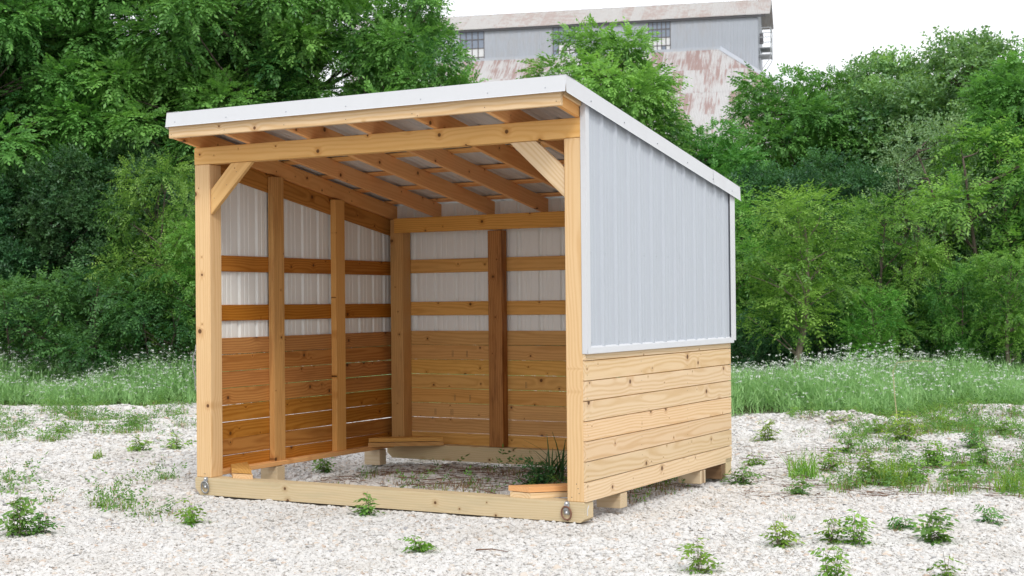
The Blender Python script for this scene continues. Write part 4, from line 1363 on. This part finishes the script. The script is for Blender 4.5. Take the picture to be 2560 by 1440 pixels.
def leafy_weed(name, px, py, hpx, wpx, label, mat=None, seed=0, cat='weed', group='leafy weeds in the gravel', stems=None, big=1.0):
    mat = mat or L_WEED
    rng = np.random.default_rng(1000 + seed)
    p = ground_point(px, py)
    dist = np.linalg.norm(p - CAM)
    H, Wd = hpx * dist / FPX, wpx * dist / FPX
    root = empty(name, tuple(p))
    tag(root, label, cat, group)
    n = stems or max(6, int(6 + Wd * 15)); H *= 1.2
    lines, pos, dr, sc_ = [], [], [], []
    for i in range(n):
        an = rng.uniform(0, 6.28); sp = rng.uniform(0.2, 1.0) * Wd * 0.42
        h = H * (1.1 - 0.8 * (sp / (Wd * 0.42)) ** 1.5) * rng.uniform(0.75, 1.0)
        st = np.array([math.cos(an), math.sin(an), 0]) * sp * 0.25
        tp = np.array([math.cos(an) * sp, math.sin(an) * sp, h])
        pth = bend(st + [0, 0, -0.01], tp, rng, 5, 0.08)
        lines.append((pth, 0.0028, 0.0012))
        m_ = max(4, int(h / 0.030))
        for k in range(m_):
            t = 0.12 + 0.88 * (k + rng.random() * 0.5) / m_
            q = pth[0] * (1 - t) + pth[-1] * t
            a2 = k * 2.4 + an + rng.uniform(-0.5, 0.5)
            pos.append(q); dr.append(np.array([math.cos(a2), math.sin(a2), 0.35 + rng.normal(0, 0.2)])); sc_.append(rng.uniform(0.7, 1.2) * big)
    T_ = [frond(rng, 2, 0.055, 0.048, 0.022, 0.45), frond(rng, 3, 0.075, 0.042, 0.018, 0.5)]
    V, T = place(T_, np.array(pos), np.array(dr), np.array(sc_), np.clip(rng.normal(0.55, 0.2, len(pos)) + 0.5 * (np.array(pos)[:, 2] / max(H, 0.01) - 0.5), 0, 1), rng)
    link('stems', limb_mesh('stems', lines, BARK_P, 4), root)
    link('leaves', np_mesh('leaves', V, np.arange(len(V)).reshape(-1, 4), [mat], attrs={'tint': T}), root)
    return root


def grass_tuft(name, px, py, hpx, wpx, label, n=60, mat=None, seed=0, width=0.013, curve=0.95, group='grass tufts in the gravel'):
    mat = mat or L_WEED
    rng = np.random.default_rng(2000 + seed)
    p = ground_point(px, py)
    dist = np.linalg.norm(p - CAM)
    H, Wd = hpx * dist / FPX, wpx * dist / FPX
    roots = np.stack([rng.normal(0, Wd * 0.2, n), rng.normal(0, Wd * 0.2, n), np.full(n, -0.01)], -1)
    V, F, T = blades(1, roots, H * rng.uniform(0.45, 1.15, n), rng, width, curve, 4, 0.5)
    o = link(name, np_mesh(name, V, F, [mat], attrs={'tint': T}), None, tuple(p))
    tag(o, label, 'grass', group)
    return o


LW = leafy_weed
LW('leafy_weed', 45, 1342, 95, 110, 'bushy dark green weed at the lower left picture edge', L_WEED_D, 1, big=1.25)
LW('leafy_weed', 100, 1338, 60, 70, 'spreading weed shoot leaning right of the lower left bush', L_WEED_D, 2)
LW('leafy_weed', 478, 1312, 58, 62, 'single bright seedling in front of the left tow ring', None, 3)
LW('leafy_weed', 920, 1290, 52, 50, 'small seedling against the middle of the front skid', L_WEED_D, 4)
LW('leafy_weed', 1045, 1381, 46, 78, 'low yellowish seedling alone in the centre foreground', None, 5)
LW('leafy_weed', 1745, 1432, 80, 105, 'bright bushy seedling at the bottom, right of the tow ring', None, 6)
LW('leafy_weed', 1945, 1366, 68, 105, 'bright seedling clump in front of the right grass', None, 7)
LW('leafy_weed', 2075, 1358, 62, 80, 'left half of the paired yellowish seedlings, lower right', None, 8)
LW('leafy_weed', 2140, 1362, 76, 95, 'right half of the paired yellowish seedlings, lower right', None, 9)
LW('leafy_weed', 2340, 1356, 90, 85, 'dark green upright weed with hanging leaves, lower right', L_WEED_D, 10, big=1.2)
LW('leafy_weed', 2080, 1462, 100, 105, 'yellow green seedling cut by the bottom picture edge', None, 11)
LW('leafy_weed', 2375, 1450, 65, 90, 'thin pale seedling at the bottom right edge', None, 12, stems=4)
LW('leafy_weed', 2258, 1325, 34, 70, 'flat little weed between the yellowish pair and the dark weed', L_WEED_D, 13)
LW('leafy_weed', 2480, 1310, 46, 100, 'sparse weed on stones near the right edge', L_WEED_D, 14, stems=6)
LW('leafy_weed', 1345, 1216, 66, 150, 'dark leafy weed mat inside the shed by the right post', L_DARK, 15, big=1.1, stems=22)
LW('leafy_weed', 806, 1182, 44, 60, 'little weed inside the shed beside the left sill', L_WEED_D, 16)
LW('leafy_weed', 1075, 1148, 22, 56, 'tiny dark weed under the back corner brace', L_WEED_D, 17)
LW('leafy_weed', 1855, 1212, 46, 120, 'leafy weed at the rear right corner of the shed', L_WEED_D, 18, stems=14)
LW('leafy_weed', 2000, 1238, 44, 70, 'dark weed tuft in front of the right grass clump', L_WEED_D, 19)
LW('leafy_weed', 2165, 1212, 84, 80, 'tall light green weed among the right grass', None, 20)
LW('leafy_weed', 345, 1128, 34, 90, 'low leafy weed left of the shed beside a brown tuft', None, 21)
LW('leafy_weed', 440, 1122, 38, 80, 'low leafy weed close to the left front post', None, 22)
LW('leafy_weed', 1915, 1102, 56, 100, 'round weed clump right of the shed boards', None, 23)
LW('leafy_weed', 2260, 1105, 74, 120, 'broad bright weed clump in the right middle ground', None, 24, big=1.2, stems=16)
LW('leafy_weed', 2330, 1170, 60, 130, 'weed clump behind the dry straw on the right', None, 25, big=1.1)
LW('leafy_weed', 2430, 1120, 60, 90, 'weed clump near the right edge in the middle ground', L_WEED_D, 26)
LW('leafy_weed', 2100, 1065, 40, 90, 'small weed beyond the right grass clumps', None, 27)
for i_, (px, py, h_, w_, m_, lb) in enumerate((
        (1890, 1165, 36, 60, None, 'small weed right behind the rear corner of the shed'),
        (2075, 1180, 62, 70, None, 'bright weed between the two right grass clumps'),
        (2120, 1135, 50, 80, L_WEED_D, 'dark weed behind the tall light weed'),
        (2290, 1210, 56, 90, None, 'light weed just right of the second grass clump'),
        (2400, 1205, 50, 100, None, 'spreading weed in the straw near the right edge'),
        (2460, 1165, 62, 80, L_WEED_D, 'dark upright weed above the straw near the right edge'),
        (2190, 1085, 48, 70, None, 'weed at the foot of the dry stalk'),
        (2355, 1078, 44, 90, None, 'weed clump on the far gravel below the meadow, right side'),
        (2515, 1090, 46, 80, None, 'weed clump on the far gravel at the right picture edge'),
        (1990, 1052, 36, 70, None, 'weed at the meadow edge right of the shed'),
        (150, 1085, 34, 90, None, 'weed clump on the far gravel at the left'),
        (330, 1068, 40, 60, L_WEED_D, 'dark little weed on the far gravel left of the shed'))):
    LW('leafy_weed', px, py, h_, w_, lb, m_, 40 + i_, big=1.0 + 0.05 * (i_ % 5))
GT = grass_tuft
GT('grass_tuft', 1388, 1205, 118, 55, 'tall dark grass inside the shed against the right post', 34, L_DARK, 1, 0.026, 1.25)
GT('grass_tuft', 2010, 1195, 72, 90, 'bright grass clump right of the shed corner', 110, None, 2)
GT('grass_tuft', 2225, 1216, 74, 90, 'bright grass clump beside the tall light weed', 120, None, 3)
GT('grass_tuft', 2525, 1232, 62, 100, 'wide grass clump at the right picture edge', 90, None, 4)
GT('grass_tuft', 245, 1150, 30, 34, 'small grass tuft alone on the left gravel', 36, None, 5)
GT('grass_tuft', 412, 1200, 24, 56, 'flat grass tuft just left of the left skid end', 40, L_WEED_D, 6)
GT('grass_tuft', 930, 1188, 34, 70, 'thin grass inside the shed near the back left block', 40, L_WEED_D, 7, 0.006)
GT('grass_tuft', 2245, 1330, 20, 60, 'wispy dry grass in front of the right grass clumps', 30, L_STRAW, 8, 0.005, 1.4)
GT('grass_tuft', 1975, 1298, 22, 50, 'wispy grey green grass above the bright seedling clump', 26, L_WEED_D, 9, 0.005, 1.2)
GT('reed_clump', 1960, 905, 60, 60, 'arching blue green reeds by the foot of the leaning sapling', 26, L_GREY, 10, 0.028, 1.1, 'tall reeds at the meadow edge')
GT('reed_clump', 2000, 912, 95, 50, 'tallest reeds standing above the white flowers', 18, L_GREY, 11, 0.030, 0.7, 'tall reeds at the meadow edge')
GT('reed_clump', 2340, 925, 70, 60, 'thin reeds in front of the low right sapling', 14, L_GREY, 12, 0.020, 0.9, 'tall reeds at the meadow edge')
# tall dry stalk
p = ground_point(2245, 1065)
stalk = empty('dry_stalk', tuple(p))
tag(stalk, 'tall bent pale dry stalk rising before the meadow', 'stalk')
link('stem', limb_mesh('stem', [([(0, 0, 0), (-0.03, 0, 0.3), (-0.05, 0.0, 0.62), (0.0, 0, 0.72), (0.16, 0.06, 0.74), (0.36, 0.14, 0.73)], 0.007, 0.003)], bark_mat('dry_stalk_skin', (0.38, 0.33, 0.18), (0.5, 0.45, 0.28)), 5), stalk)

# low growth scattered over the gravel: nobody could count it
gr = np.random.default_rng(55)
N0 = 46000
s_ = gr.uniform(-9, 9, N0); d_ = gr.uniform(10.0, 22.6, N0)
px_ = 1280 + FPX * s_ / d_
x_ = CAM[0] + s_ * RH[0] + d_ * FH[0]; y_ = CAM[1] + s_ * RH[1] + d_ * FH[1]
patch = vnoise(x_ * 1.1, y_ * 1.1, 41) * 0.4 + vnoise(x_ * 3.7, y_ * 3.7, 42) * 0.6
lim = np.full(N0, 0.80)
right = np.clip((px_ - 1850) / 150, 0, 1) * np.clip((d_ - 10.6) / 0.8, 0, 1)
lim = lim - 0.285 * right * np.clip((px_ - 1900) / 350, 0.45, 1)
left = np.clip((560 - px_) / 100, 0, 1) * np.clip((d_ - 14.0) / 2.5, 0, 1)
lim = lim - 0.16 * left
inside = (x_ > 0.25) & (x_ < W - 0.1) & (y_ > 0.9) & (y_ < D)
lim = np.where(inside, 0.55, lim)
keep = (patch > lim) & (np.abs(s_) < d_ * 0.40 + 0.3) & ~((x_ > -0.1) & (x_ < W + 0.15) & (y_ > -0.2) & (y_ < 0.75))
keep &= ~((x_ > -0.15) & (x_ < 0.2) & (y_ > -0.2) & (y_ < D + 0.2)) & ~((x_ > W - 0.1) & (x_ < W + 0.15) & (y_ > -0.2) & (y_ < D + 0.2))
keep &= d_ < meadow_front(s_, d_) + 0.6
keep &= (px_ < 540) | (px_ > 1810) | inside
x_, y_, d_, patch = x_[keep], y_[keep], d_[keep], (patch - lim)[keep]
ins_ = inside[keep]
K = 3
rt = np.repeat(np.stack([x_, y_, height(x_, y_)], -1), K, 0); rt[:, :2] += gr.normal(0, 0.035, (len(rt), 2))
hh = gr.uniform(0.02, 0.12, len(rt)) * np.repeat(0.55 + 4.0 * np.clip(patch, 0, 0.2), K) * np.where(np.repeat(ins_, K), 0.55, 1.0)
v, f, t_ = blades(1, rt, hh, gr, 0.009, 1.1, 2, 0.5)
dry = gr.random(len(rt)) < np.where(np.repeat(ins_, K), 0.75, 0.34)
parts = [(v, f[~np.repeat(dry, 2)], t_, 0)]
v2 = v.copy()
parts.append((v2, f[np.repeat(dry, 2)], t_, 1))
pick = (gr.random(len(x_)) < 0.5) & (~ins_ | (gr.random(len(x_)) < 0.12))
K2 = 5
sp_ = np.repeat(np.stack([x_, y_, height(x_, y_)], -1)[pick], K2, 0)
sp_ += np.stack([gr.normal(0, 0.04, len(sp_)), gr.normal(0, 0.04, len(sp_)), gr.uniform(0.0, 0.10, len(sp_))], -1)
dr_ = gr.normal(0, 1, (len(sp_), 3)); dr_[:, 2] = np.abs(dr_[:, 2]) * 0.8 + 0.25
vv, tt = place([q[:7] for q in SP_SM] + [q[6:] for q in FR_SAP], sp_, dr_, gr.uniform(0.22, 0.62, len(sp_)), np.clip(gr.normal(0.45, 0.2, len(sp_)), 0, 1), gr)
parts.append((vv, np.arange(len(vv)).reshape(-1, 4), tt, 2))
V, F, T, Mi = merge(parts)
cover = link('low_weeds', np_mesh('low_weeds', V, F, [L_WEED, L_STRAW, L_WEED_D], mat_idx=Mi, attrs={'tint': T}))
tag(cover, 'patchy low green weeds and straw scattered over the gravel', 'weeds', kind='stuff')
# dry twigs: inside the shed and beside it
tw = []
for i in range(600):
    if i < 330:
        c = np.array([gr.uniform(0.25, 3.3), gr.uniform(1.1, 2.75)])
    else:
        q = ground_point(gr.uniform(1850, 2560), gr.uniform(1120, 1250)); c = q[:2]
    a_ = gr.uniform(0, 3.14); L_ = gr.uniform(0.08, 0.4)
    z_ = float(height(c[0], c[1])) + gr.uniform(0.012, 0.04)
    dv = np.array([math.cos(a_), math.sin(a_), gr.normal(0, 0.05)]) * L_ / 2
    c3 = np.array([c[0], c[1], z_])
    tw.append((bend(c3 - dv, c3 + dv, gr, 4, 0.06), gr.uniform(0.0018, 0.0045), 0.001))
twigs = link('dry_twig_litter', limb_mesh('dry_twig_litter', tw, TWIG, 4))
tag(twigs, 'brown dry twigs littered on the gravel in and beside the shed', 'twigs', kind='stuff')
# a few larger stones that stand out


def rock(px, py, wpx, label, seed):
    rng = np.random.default_rng(seed)
    p = ground_point(px, py); dist = np.linalg.norm(p - CAM); r = wpx * dist / FPX / 2
    bm = bmesh.new(); bmesh.ops.create_icosphere(bm, subdivisions=3, radius=1.0)
    ph = rng.uniform(0, 6, 9)
    for v in bm.verts:
        k = 1 + 0.16 * math.sin(2.1 * v.co.x + ph[0]) * math.sin(2.6 * v.co.y + ph[1]) + 0.12 * math.sin(3.7 * v.co.z + ph[2] + v.co.x * 2)
        v.co = v.co * k
        v.co.z *= 0.6
    bmesh.ops.scale(bm, vec=(r, r * 0.8, r), verts=bm.verts)
    me = bpy.data.meshes.new('rock'); bm.to_mesh(me); bm.free(); me.materials.append(M_STONE)
    for q in me.polygons: q.use_smooth = True
    o = link('rock', me, None, (p[0], p[1], p[2] + r * 0.3), (0, 0, rng.uniform(0, 6)))
    tag(o, label, 'rock', 'larger stones')


rock(268, 1296, 34, 'pale half-buried stone in the left foreground', 1)
rock(1820, 1302, 16, 'small tan stone right of the second support block', 2)
rock(2300, 1168, 22, 'white stone among the weeds on the right', 3)
rock(1795, 1210, 15, 'white stone under the rear right corner of the shed', 4)
p = ground_point(1225, 1386)
stick = link('stick', limb_mesh('stick', [([(-0.1, 0, 0.02), (0, 0.02, 0.03), (0.11, 0.03, 0.02)], 0.006, 0.002)], TWIG, 5), None, tuple(p))
tag(stick, 'short dry stick lying alone in the centre foreground', 'stick')
